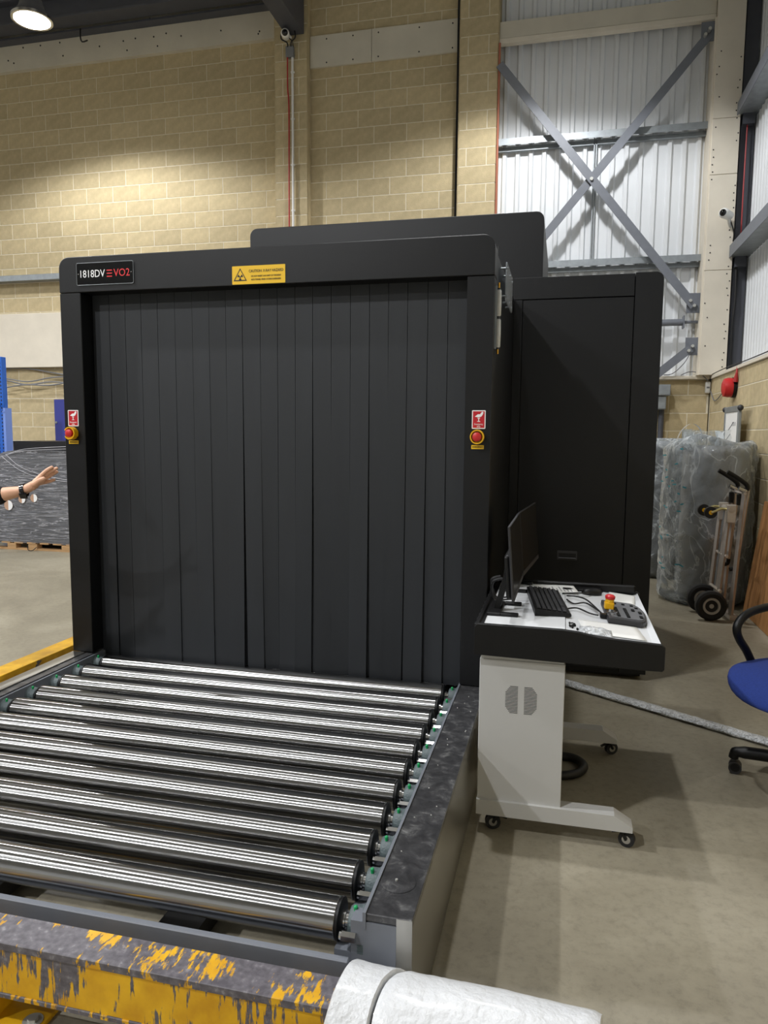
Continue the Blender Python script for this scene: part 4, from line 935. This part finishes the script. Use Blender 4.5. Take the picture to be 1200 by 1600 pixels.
crossbar(.25, .05); crossbar(.55, .085); crossbar(.95, .10, wd=.024); crossbar(1.08, .198)
for off in (0, .26):
    g = [(.215, 1.11), (.218, 1.135), (.20, 1.165), (.13, 1.215), (.055, 1.26)]
    tp('grip', tube(BM(), [P0+ax*off+fw*b+Vector((0, 0, z)) for b, z in g], .019, 10, smooth=4), M_bplast, smooth=60)
    tp('grip_clamp', tube(BM(), [P0+ax*off+fw*.15+Vector((0, 0, 1.125)), P0+ax*off+fw*.21+Vector((0, 0, 1.10))], .02, 10), M_chrome, smooth=60)
# swivel casters folded on the upper frame
for off in (.02, .24):
    c = P0+ax*off+fw*-.055+Vector((0, 0, .915))
    w2 = tp('swivel_wheel', cyl(BM(), c-ax*.016, c+ax*.016, .05, seg=28), M_tyre, smooth=40); obj('hub', cyl(BM(), c-ax*.018, c+ax*.018, .018, seg=16), M_yel, w2)
    tp('caster_fork', tube(BM(), [c-ax*.02, P0+ax*off+fw*.03+Vector((0, 0, .95)), P0+ax*off+fw*.08+Vector((0, 0, .945))], .012, 6), mat('zinc_yellow', srgb(190, 180, 130), .35, metal=.6))
    tp('latch', bx(*[v for k in range(3) for v in ((P0+ax*off+fw*.165)[k]-.018+(1.0 if k == 2 else 0), (P0+ax*off+fw*.165)[k]+.018+(1.06 if k == 2 else 0))], bev=.006), M_bplast)
    tp('bracket', bx(*[v for k in range(3) for v in ((P0+ax*off+fw*.105)[k]-.035+(.87 if k == 2 else 0), (P0+ax*off+fw*.105)[k]+.035+(.95 if k == 2 else 0))], bev=.004), M_alu)
    tp('lower_grip', tube(BM(), [P0+ax*off+fw*.172+Vector((0, 0, .49)), P0+ax*off+fw*.165+Vector((0, 0, .45)), P0+ax*off+fw*.12+Vector((0, 0, .435))], .017, 8, smooth=4), M_bplast)
noseplate = [P0+ax*-.02+fw*.135, P0+ax*.30+fw*.135, P0+ax*.30+fw*.19, P0+ax*-.02+fw*.19]
tp('nose_plate', prism(BM(), [(v.x, v.y) for v in noseplate], 'z', .004, .05), M_alu)
# board, poster frame, wall devices
bo = bx(-.01, .01, -.6, .6, 0, 1.0); bo.transform(Matrix.Translation((1.615, 3.0, .002)) @ Matrix.Rotation(math.radians(7), 4, 'Y'))
tag(obj('plywood_board', bo, M_ply), 'brown plywood board leaning on the right block wall', 'board')
ps = empty('sign_stand', (1.66, 4.75, 0), 'grey framed poster stand behind the bubble wrap roll', 'sign')
bm = BM()
fw_ = [(4.5, 1.40), (5.1, 1.40), (5.1, 1.86), (4.5, 1.86)]
for z0, z1, y0, y1 in ((1.80, 1.86, 4.47, 5.13), (1.0, 1.06, 4.47, 5.13)): obj('frame_bar', bx(1.66, 1.69, y0, y1, z0, z1, bev=.004), M_galv, ps)
for y0, y1 in ((4.47, 4.52), (5.08, 5.13)): obj('frame_bar', bx(1.66, 1.69, y0, y1, 0, 1.80, bev=.004), M_galv, ps)
for y in (4.455, 5.145): obj('corner_knob', sphere(BM(), (1.672, y, 1.835), .03, 12), M_dgrey, ps, smooth=60)
po = obj('poster', bx(1.668, 1.676, 4.52, 5.08, 1.06, 1.80), M_paper, ps)
bm = BM()
for k, (a_, b_) in enumerate(((-.1, .12), (.02, .2), (-.16, -.02), (.08, .14))): tube(bm, [(1.6665, 4.8+a_, 1.70-.12*k), (1.6665, 4.8+b_, 1.62-.10*k)], .003, 4)
for y in (4.62, 4.68, 4.74): box(bm, 1.6665, 1.668, y, y+.02, 1.66, 1.70)
q = obj('poster_marks', bm, mat('grey_print', srgb(120, 120, 124), .8), po); q['kind'] = 'stuff'
al = empty('alarm_sounder', (1.70, 5.21, 2.0), 'red round alarm sounder on the right block wall', 'alarm')
obj('body', lathe(BM(), [(.06, 1.76), (.10, 1.755), (.105, 1.70), (.095, 1.655), (.06, 1.64), (0, 1.638)], (0, 5.21, 2.075), 'x', 28), M_red, al, smooth=40); obj('base', lathe(BM(), [(.0, 1.7725), (.108, 1.7725), (.108, 1.735), (.10, 1.735)], (0, 5.21, 2.075), 'x', 28), M_bplast, al, smooth=40)
obj('cable', tube(BM(), [(1.755, 5.1, 2.29), (1.75, 5.08, 2.22), (1.745, 5.1, 2.13)], [.006, .012, .03], 8), M_redc, al)
se = empty('motion_sensor', (1.74, 6.6, 2.1), 'small white motion sensor in the corner on the low wall', 'sensor')
obj('body', bx(1.705, 1.765, 6.55, 6.61, 2.09, 2.235, bev=.015, seg=3), M_wplast, se, smooth=40); obj('lens', bx(1.718, 1.752, 6.547, 6.553, 2.15, 2.17), M_rib, se)
for k, pts in enumerate(([(1.40, 6.5, 2.31), (1.5, 6.48, 2.35), (1.62, 6.5, 2.33), (1.72, 6.5, 2.24)], [(1.765, 6.55, 2.12), (1.755, 6.2, 1.98), (1.755, 5.7, 2.06), (1.75, 5.3, 2.06)], [(1.5, 6.45, 2.60), (1.42, 6.42, 2.45), (1.30, 6.46, 2.33), (1.2, 6.5, 2.315)], [(1.748, 6.4, 2.31), (1.748, 5.6, 2.32), (1.748, 4.6, 2.31), (1.748, 3.4, 2.312)])):
    tag(obj('wire', tube(BM(), pts, .006, 5, smooth=5), M_rib if k != 3 else M_dgrey), ['thin grey wire drooping over the sensor from the back capping', 'thin grey wire looping from the sensor towards the red alarm', 'thin grey wire hanging from the lower brace plate', 'thin dark wire lying along the right wall capping'][k], 'wire', 'loose wires in the corner')
for k, (x0, x1, z0, z1, y) in enumerate(((.98, 1.275, 2.055, 2.19, 6.38), (.98, 1.235, 1.885, 2.05, 6.42))):
    bxo = empty('trunking_box', ((x0+x1)/2, 6.5, z0), ['upper grey metal trunking box on the low back wall', 'lower grey metal trunking box on the low back wall'][k], 'box')
    obj('casing', bx(x0, x1, y, 6.61, z0, z1, bev=.004), M_galv, bxo); obj('lid', bx(x0+.01, x1-.01, y-.006, y, z0+.012, z1-.012), M_galv, bxo)
pp_ = empty('drop_pipe', (1.2, 6.55, 0), 'dark vertical pipe below the trunking boxes on the low back wall', 'pipe')
obj('pipe', cyl(BM(), (1.20, 6.56, .0), (1.20, 6.56, 1.886), .035), M_dsteel, pp_, smooth=40); obj('pipe', cyl(BM(), (1.12, 6.56, .0), (1.12, 6.56, 1.886), .02), M_galv, pp_, smooth=40)
# security cameras
def cctv(p, d, label, arm):
    R0 = empty('security_camera', p, label, 'camera'); p = Vector(p); d = Vector(d).normalized()
    obj('housing', cyl(sphere(BM(), p+d*.02, .058, 20), p+d*.02, p-d*.16, .058, .05, seg=24), M_wplast, R0, smooth=40)
    obj('lens', sphere(BM(), p+d*.048, .042, 18), M_glassd, R0, smooth=60)
    obj('arm', tube(BM(), [p-d*.12, arm[0], arm[1]], .018, 8, smooth=4), M_wplast, R0, smooth=60)
    obj('cable', tube(BM(), [p-d*.14, Vector(arm[0])+Vector((.05, 0, -.08)), Vector(arm[1])+Vector((.04, 0, -.18))], .007, 6, smooth=4), M_cable, R0)
cctv((1.75, 6.20, 4.15), (-.45, -.8, -.05), 'white bullet camera on the cream corner column', ((1.84, 6.36, 4.06), (1.86, 6.42, 4.06)))
cctv((-3.745, 6.30, 6.80), (.25, -.85, -.25), 'small white camera under the dark rafter on the pier', ((-3.745, 6.42, 6.84), (-3.745, 6.50, 6.85)))
# conduit on the left pier
cn = empty('wall_conduit', (-3.73, 6.5, 3), 'white conduit with grey junction box on the left pier', 'conduit')
obj('pipe', tube(BM(), [(-3.715, 6.485, 0.3), (-3.715, 6.485, 6.60)], .016, 10), M_wplast, cn, smooth=60); obj('junction_box', bx(-3.80, -3.69, 6.45, 6.505, 6.585, 6.725, bev=.004), M_rib, cn)
for z in (4.6, 5.2, 5.8, 6.4): obj('saddle_clip', bx(-3.74, -3.69, 6.475, 6.506, z-.012, z+.012, bev=.003), M_wplast, cn)
tag(obj('red_cable', tube(BM(), [(-3.775, 6.49, .3), (-3.775, 6.49, 4.5), (-3.77, 6.49, 5.9), (-3.785, 6.485, 6.2), (-3.78, 6.47, 6.60)], .010, 8, smooth=4), M_redc), 'red cable running down beside the white conduit on the pier', 'cable')
for k, s_ in enumerate((-1, 1)):
    tag(obj('camera_cable', tube(BM(), [(-3.745+s_*.09, 6.40, 6.89), (-3.745+s_*.10, 6.41, 6.80), (-3.745+s_*.03, 6.44, 6.76), (-3.745+s_*.025, 6.46, 6.70)], .009, 8, smooth=5), M_cable), ['left black cable loop above the junction box', 'right black cable loop above the junction box'][k], 'cable')
tag(obj('red_pipe', tube(BM(), [(-.935, 6.44, 2.4), (-.935, 6.44, 6.44)], .014, 8), mat('rust_red', srgb(170, 104, 80), .6), smooth=60), 'thin rust red pipe on the edge of the right pier', 'pipe')
tag(obj('red_cable', tube(BM(), [(1.99, 6.45, 3.7), (1.985, 6.44, 4.5), (1.99, 6.45, 5.22)], .008, 6, smooth=4), M_redc), 'red cable beside the dark stanchion in the corner', 'cable')
tag(obj('black_cable', tube(BM(), [(1.96, 6.46, 2.3), (1.95, 6.45, 2.9), (1.965, 6.45, 3.2), (1.96, 6.46, 3.66)], .016, 6, smooth=5), M_cable), 'black cable hanging beside the dark stanchion in the corner', 'cable')
tag(obj('hanging_wire', tube(BM(), [(-7.0, 6.55, 7.36), (-6.97, 6.5, 7.22), (-6.93, 6.48, 7.14), (-6.84, 6.48, 7.15)], .010, 6, smooth=3), M_cable), 'bent dark wire hanging from the eaves beam', 'wire')
# wires on the left wall
for k in range(4):
    z = 2.47-.05*k; pts = [(-9.2+j*.45, 6.755-.024*k, z+random.uniform(-.09, .07)) for j in range(6)]
    tag(obj('wire', tube(BM(), pts, .011, 6, smooth=5), M_rib), ['top loose cable drooping below the cream lintel panel', 'second loose cable drooping below the cream lintel panel', 'third loose cable drooping below the cream lintel panel', 'lowest loose cable drooping below the cream lintel panel'][k], 'cable', 'cables under the lintel')
nb = empty('notice_board', (-7.6, 6.75, 1.38), 'dark blue wall panel half hidden behind the scanner post', 'panel')
obj('panel', bx(-7.843, -7.2, 6.745, 6.79, 1.385, 2.05, bev=.005), M_navy, nb); obj('lock', cyl(BM(), (-7.81, 6.735, 1.69), (-7.81, 6.745, 1.69), .018), M_galv, nb)

# ------------------------------------------------------------------ wrapped pallet and rack on the left
PL = empty('wrapped_pallet', (-6.6, 5.3, 0), 'pallet load wrapped in grey stretch film with round labels', 'pallet')
def lpart(name, bm, m, par=PL, smooth=None): return obj(name, bm, m, par, smooth)
PX0, PX1, PY0, PY1 = -7.345, -6.05, 4.72, 5.9
for y in (PY0+.005, PY0+.53, PY1-.105): lpart('runner', bx(PX0, PX1, y, y+.10, 0, .022), M_wood)
for x in (PX0+.28, PX0+.60, PX0+1.10):
    for y in (PY0+.005, PY0+.53, PY1-.105): lpart('pallet_block', bx(x-.0, x+.13, y, y+.10, .022, .085), M_wood)
for k in range(7): lpart('deck_board', bx(PX0+k*.195, PX0+k*.195+.13, PY0, PY1, .085, .107), M_wood)
def wrapbox(x0, x1, y0, y1, z0, z1, amp, seed, slump=0):
    bm = bx(x0, x1, y0, y1, z0, z1); bmesh.ops.subdivide_edges(bm, edges=bm.edges[:], cuts=14, use_grid_fill=True)
    for v in bm.verts:
        p = v.co*3+Vector((seed, 0, 0)); v.co += Vector((mnoise.noise(p), mnoise.noise(p+Vector((7, 0, 0))), mnoise.noise(p+Vector((0, 9, 0)))*.6))*amp
        t = (v.co.z-z0)/(z1-z0)
        if slump and t > .8: v.co.z -= slump*max(0, (x0+.4-v.co.x)/.4)*(t-.8)*5
    return bm
lpart('carton_stack', wrapbox(PX0+.02, PX1-.02, PY0+.02, PY1-.02, .11, 1.26, .012, 2, .10), M_load, smooth=50)
lpart('top_carton', wrapbox(-6.99, PX1-.05, PY0+.1, PY1-.1, 1.262, 1.42, .006, 5), mat('black_film_box', srgb(26, 26, 28), .3, bump=.5, bscale=15), smooth=40)
lpart('stretch_film', wrapbox(PX0-.005, PX1+.005, PY0-.006, PY1+.005, .10, 1.30, .018, 9, .10), M_wrap, smooth=60)
for (x, z, r_) in ((-7.0, .585, .065), (-6.79, .67, .052), (-6.61, .69, .052)):
    lb = lpart('label', prism(BM(), [(x+r_*math.cos(2*PI*k/20), z+r_*math.sin(2*PI*k/20)) for k in range(20)], 'y', PY0-.022, PY0-.018), mat('brown_label', srgb(186, 150, 124), .6))
    obj('white_half', prism(BM(), [(x+r_*math.cos(-PI/2+PI*k/12), z+r_*math.sin(-PI/2+PI*k/12)) for k in range(13)], 'y', PY0-.0235, PY0-.0215), M_wprint, lb)
lpart('white_slip', bx(-6.90, -6.81, PY0-.022, PY0-.019, .70, .76), M_wprint)
M_filmstrand = mat('film_strand', srgb(190, 190, 196), .3)
for k in range(4):
    lpart('film_strand', tube(BM(), [(-7.0-.06*k, PY0-.03, 1.25-.03*k), (-6.8, PY0-.03, 1.10-.05*k), (-6.5, PY0-.03, 1.0-.04*k), (-6.06, PY0-.03, .93-.02*k)] if k < 2 else [(-7.0, PY0-.03, 1.24), (-6.7, PY0-.03, 1.26+.02*k), (-6.06, PY0-.03, 1.27+.03*k)], .0032, 5, smooth=5), M_filmstrand)
lpart('strap_end', tube(BM(), [(-6.74, PY0-.02, .06), (-6.70, PY0-.05, .01), (-6.64, PY0-.05, .01), (-6.60, PY0-.02, .05)], .005, 5, smooth=5), M_cable)
RK = empty('pallet_rack', (-7.52, 5.6, 0), 'blue pallet rack upright at the left edge with orange beam', 'rack')
def rp_(name, bm, m, par=RK, smooth=None): return obj(name, bm, m, par, smooth)
for x, y in ((-7.555, 5.2), (-7.555, 4.1), (-10.26, 5.2), (-10.26, 4.1)):
    up_ = rp_('upright', bx(x, x+.11, y, y+.09, .008, 2.55, bev=.004), M_blue)
    bm = BM()
    for k in range(48):
        for xx in (x+.025, x+.085): box(bm, xx-.008, xx+.008, y-.001, y+.002, .1+k*.05, .125+k*.05)
    q = obj('slots', bm, M_ink, up_); q['kind'] = 'stuff'
    rp_('foot_plate', bx(x-.04, x+.15, y-.03, y+.12, 0, .008), M_galv)
for x in (-7.515, -10.22):
    for z in (.5, 1.2, 1.9): rp_('brace', bx(x, x+.03, 4.19, 5.2, z, z+.03), M_blue)
for y in (5.14, 4.05): rp_('load_beam', bx(-10.15, -7.56, y, y+.055, 1.83, 1.95, bev=.004), M_orange)
gd = empty('column_guard', (-7.35, 5.25, 0), 'pale blue plastic column guard beside the rack upright', 'guard')
obj('shell', prism(BM(), [(-7.44, 5.18), (-7.415, 5.165), (-7.40, 5.175), (-7.40, 5.30), (-7.408, 5.30), (-7.408, 5.19), (-7.44, 5.195)], 'z', .0, 1.86), M_lilac, gd); obj('band', bx(-7.435, -7.398, 5.162, 5.17, 1.80, 1.815), M_lilac, gd)

# ------------------------------------------------------------------ person reaching in from the left
def skin(name, verts, edges, rad, m, parent=None, sub=2, root=0):
    me = bpy.data.meshes.new(name); me.from_pydata([tuple(v) for v in verts], edges, [])
    o = bpy.data.objects.new(name, me); COL.objects.link(o); me.materials.append(m)
    o.modifiers.new('skin', 'SKIN').use_smooth_shade = True
    ly = me.skin_vertices[0] if me.skin_vertices else None
    if ly is None:
        bpy.context.view_layer.objects.active = o
        ly = me.skin_vertices.new() if hasattr(me.skin_vertices, 'new') else None
    for i, r in enumerate(rad):
        ly.data[i].radius = (r, r) if not isinstance(r, tuple) else r; ly.data[i].use_root = (i == root)
    o.modifiers.new('sub', 'SUBSURF').levels = sub; o.modifiers['sub'].render_levels = sub
    if parent is not None: o.parent = parent; o.location = -worldloc(parent)
    return o
D0 = 3.3
h = lambda x, y, off=0: raypt(x, y, D0+off)
wr_, fa = h(39, 766), h(8, 772)
el = fa+(fa-wr_).normalized()*.12
bx_, by_ = -3.28, -.80     # where the person stands
sh = Vector((-2.98, -.72, 1.42))
V = []; E = []; RR = []
def av(p, r, prev=None):
    V.append(Vector(p)); RR.append(r)
    if prev is not None: E.append((prev, len(V)-1))
    return len(V)-1
pel = av((bx_, by_, .98), (.14, .105)); ab = av((bx_, by_, 1.14), (.125, .10), pel); chs = av((bx_, by_, 1.34), (.15, .11), ab); nkb = av((bx_, by_, 1.49), (.06, .06), chs); nk = av((bx_+.01, by_, 1.56), .052, nkb); hd1 = av((bx_+.02, by_, 1.64), (.07, .085), nk); hd2 = av((bx_+.02, by_, 1.72), (.075, .092), hd1); hd3 = av((bx_+.01, by_, 1.78), (.055, .065), hd2)
noz = av((bx_+.125, by_, 1.665), .013, hd1)
# left leg, right leg
for s_ in (-1, 1):
    hp_ = av((bx_, by_+s_*.10, .92), .095, pel); kn = av((bx_+.02, by_+s_*.12, .50), .062, hp_); an = av((bx_-.01, by_+s_*.13, .09), .042, kn); toe = av((bx_+.14, by_+s_*.14, .04), .035, an)
# resting arm
sa = av((bx_, by_-.20, 1.43), .058, chs); sb_ = av((bx_-.02, by_-.26, 1.14), .044, sa); sc_ = av((bx_+.05, by_-.27, .88), .028, sb_); sd = av((bx_+.08, by_-.27, .80), (.036, .02), sc_)
for k in range(4): av((bx_+.10+.012*k, by_-.30+.02*k, .70), .009, sd)
# reaching arm with hand
s1 = av((bx_+.12, by_+.12, 1.42), .062, chs); s2 = av(el, .042, s1); s3 = av(fa, .034, s2); s4 = av(wr_, (.025, .022), s3)
pm = av(h(50, 759), (.030, .022), s4); pm2 = av(h(62, 750), (.033, .017), pm)
fing = [((66, 741), (76, 733), (83.5, 729), .0095, -.004), ((69, 744), (81, 735.5), (91, 730.5), .0095, .006), ((70, 748), (82, 741), (91.5, 736), .0090, .018), ((69.5, 754), (79, 751.5), (87, 749), .0085, .026)]
for a, b_, c_, r_, off in fing:
    i1 = av(h(*a, off), r_*1.15, pm2); i2 = av(h(*b_, off), r_, i1); av(h(*c_, off+.006), r_*.8, i2)
t1 = av(h(55, 756, -.035), .013, pm); t2 = av(h(63, 750, -.048), .0115, t1); av(h(71, 747, -.050), .0095, t2)
person = skin('person', V, E, RR, M_skin, None, 2, 0)
tag(person, 'person in a black top reaching in from the left with a dark wristwatch', 'person')
# clothing
top = [(bx_, by_, .86), (bx_, by_, 1.12), (bx_, by_, 1.34), (bx_, by_, 1.47), (bx_, by_-.20, 1.435), (bx_-.02, by_-.26, 1.14), (bx_+.045, by_-.27, .90), (bx_+.12, by_+.12, 1.425), el, fa-(wr_-fa).normalized()*-.012]
skin('sweater', top, [(0, 1), (1, 2), (2, 3), (2, 4), (4, 5), (5, 6), (2, 7), (7, 8), (8, 9)], [(.19, .145), (.165, .135), (.168, .128), (.07, .07), .072, .056, .038, .076, .055, .044], M_cloth, person)
tr_ = [(bx_, by_, 1.06)]; te = []
for s_ in (-1, 1):
    k = len(tr_); tr_ += [(bx_, by_+s_*.10, .90), (bx_+.02, by_+s_*.12, .50), (bx_-.01, by_+s_*.13, .10)]; te += [(0, k), (k, k+1), (k+1, k+2)]
skin('trousers', tr_, te, [(.155, .12)]+[.105, .075, .06]*2, M_denim, person)
for s_ in (-1, 1):
    sh_ = BM(); sphere(sh_, (bx_+.07, by_+s_*.138, .05), 1, 20, (.15, .052, .052))
    for v in sh_.verts: v.co.z = max(v.co.z, .002)
    obj('shoe', sh_, M_bplast, person, smooth=60)
hb = BM(); sphere(hb, (bx_-.005, by_, 1.725), 1, 24, (.105, .088, .105))
for v in hb.verts:
    if v.co.x > bx_+.06 and v.co.z < 1.77: v.co.x = bx_+.06
obj('hair', hb, M_hair, person, smooth=60)
for s_ in (-1, 1): obj('eye', sphere(BM(), (bx_+.092, by_+s_*.032, 1.695), .011, 10), M_ink, person, smooth=60); obj('ear', sphere(BM(), (bx_+.015, by_+s_*.083, 1.675), .022, 10, (.7, .4, 1)), M_skin, person, smooth=60)
obj('mouth', sphere(BM(), (bx_+.093, by_, 1.615), .016, 10, (.4, 1.3, .4)), mat('lip', srgb(180, 100, 95), .5), person, smooth=60)
ad_ = (wr_-fa).normalized(); wc = wr_-ad_*.004
wb = lathe(BM(), [(.0265, -.010), (.030, -.009), (.030, .009), (.0265, .010), (.0265, -.010)], (0, 0, 0), 'z', 28); wb.transform(Matrix.Translation(wc) @ ad_.to_track_quat('Z', 'Y').to_matrix().to_4x4())
wt = obj('watch', wb, M_bgloss, person, smooth=40)
side = (cr*.55-cu*.72-cf*.55).normalized(); side = (side-ad_*side.dot(ad_)).normalized()
wf = bx(-.016, .016, -.018, .018, -.004, .005, bev=.003, seg=2); wf.transform(Matrix.Translation(wc+side*.030) @ side.to_track_quat('Z', 'Y').to_matrix().to_4x4()); obj('watch_face', wf, M_bgloss, wt)

# skinned meshes become plain meshes, so the figure is one continuous surface
bpy.context.view_layer.update(); dg = bpy.context.evaluated_depsgraph_get()
for o in [o for o in COL.objects if o.modifiers.get('skin')]:
    me = bpy.data.meshes.new_from_object(o.evaluated_get(dg)); o.modifiers.clear(); o.data = me
    for p in me.polygons: p.use_smooth = True
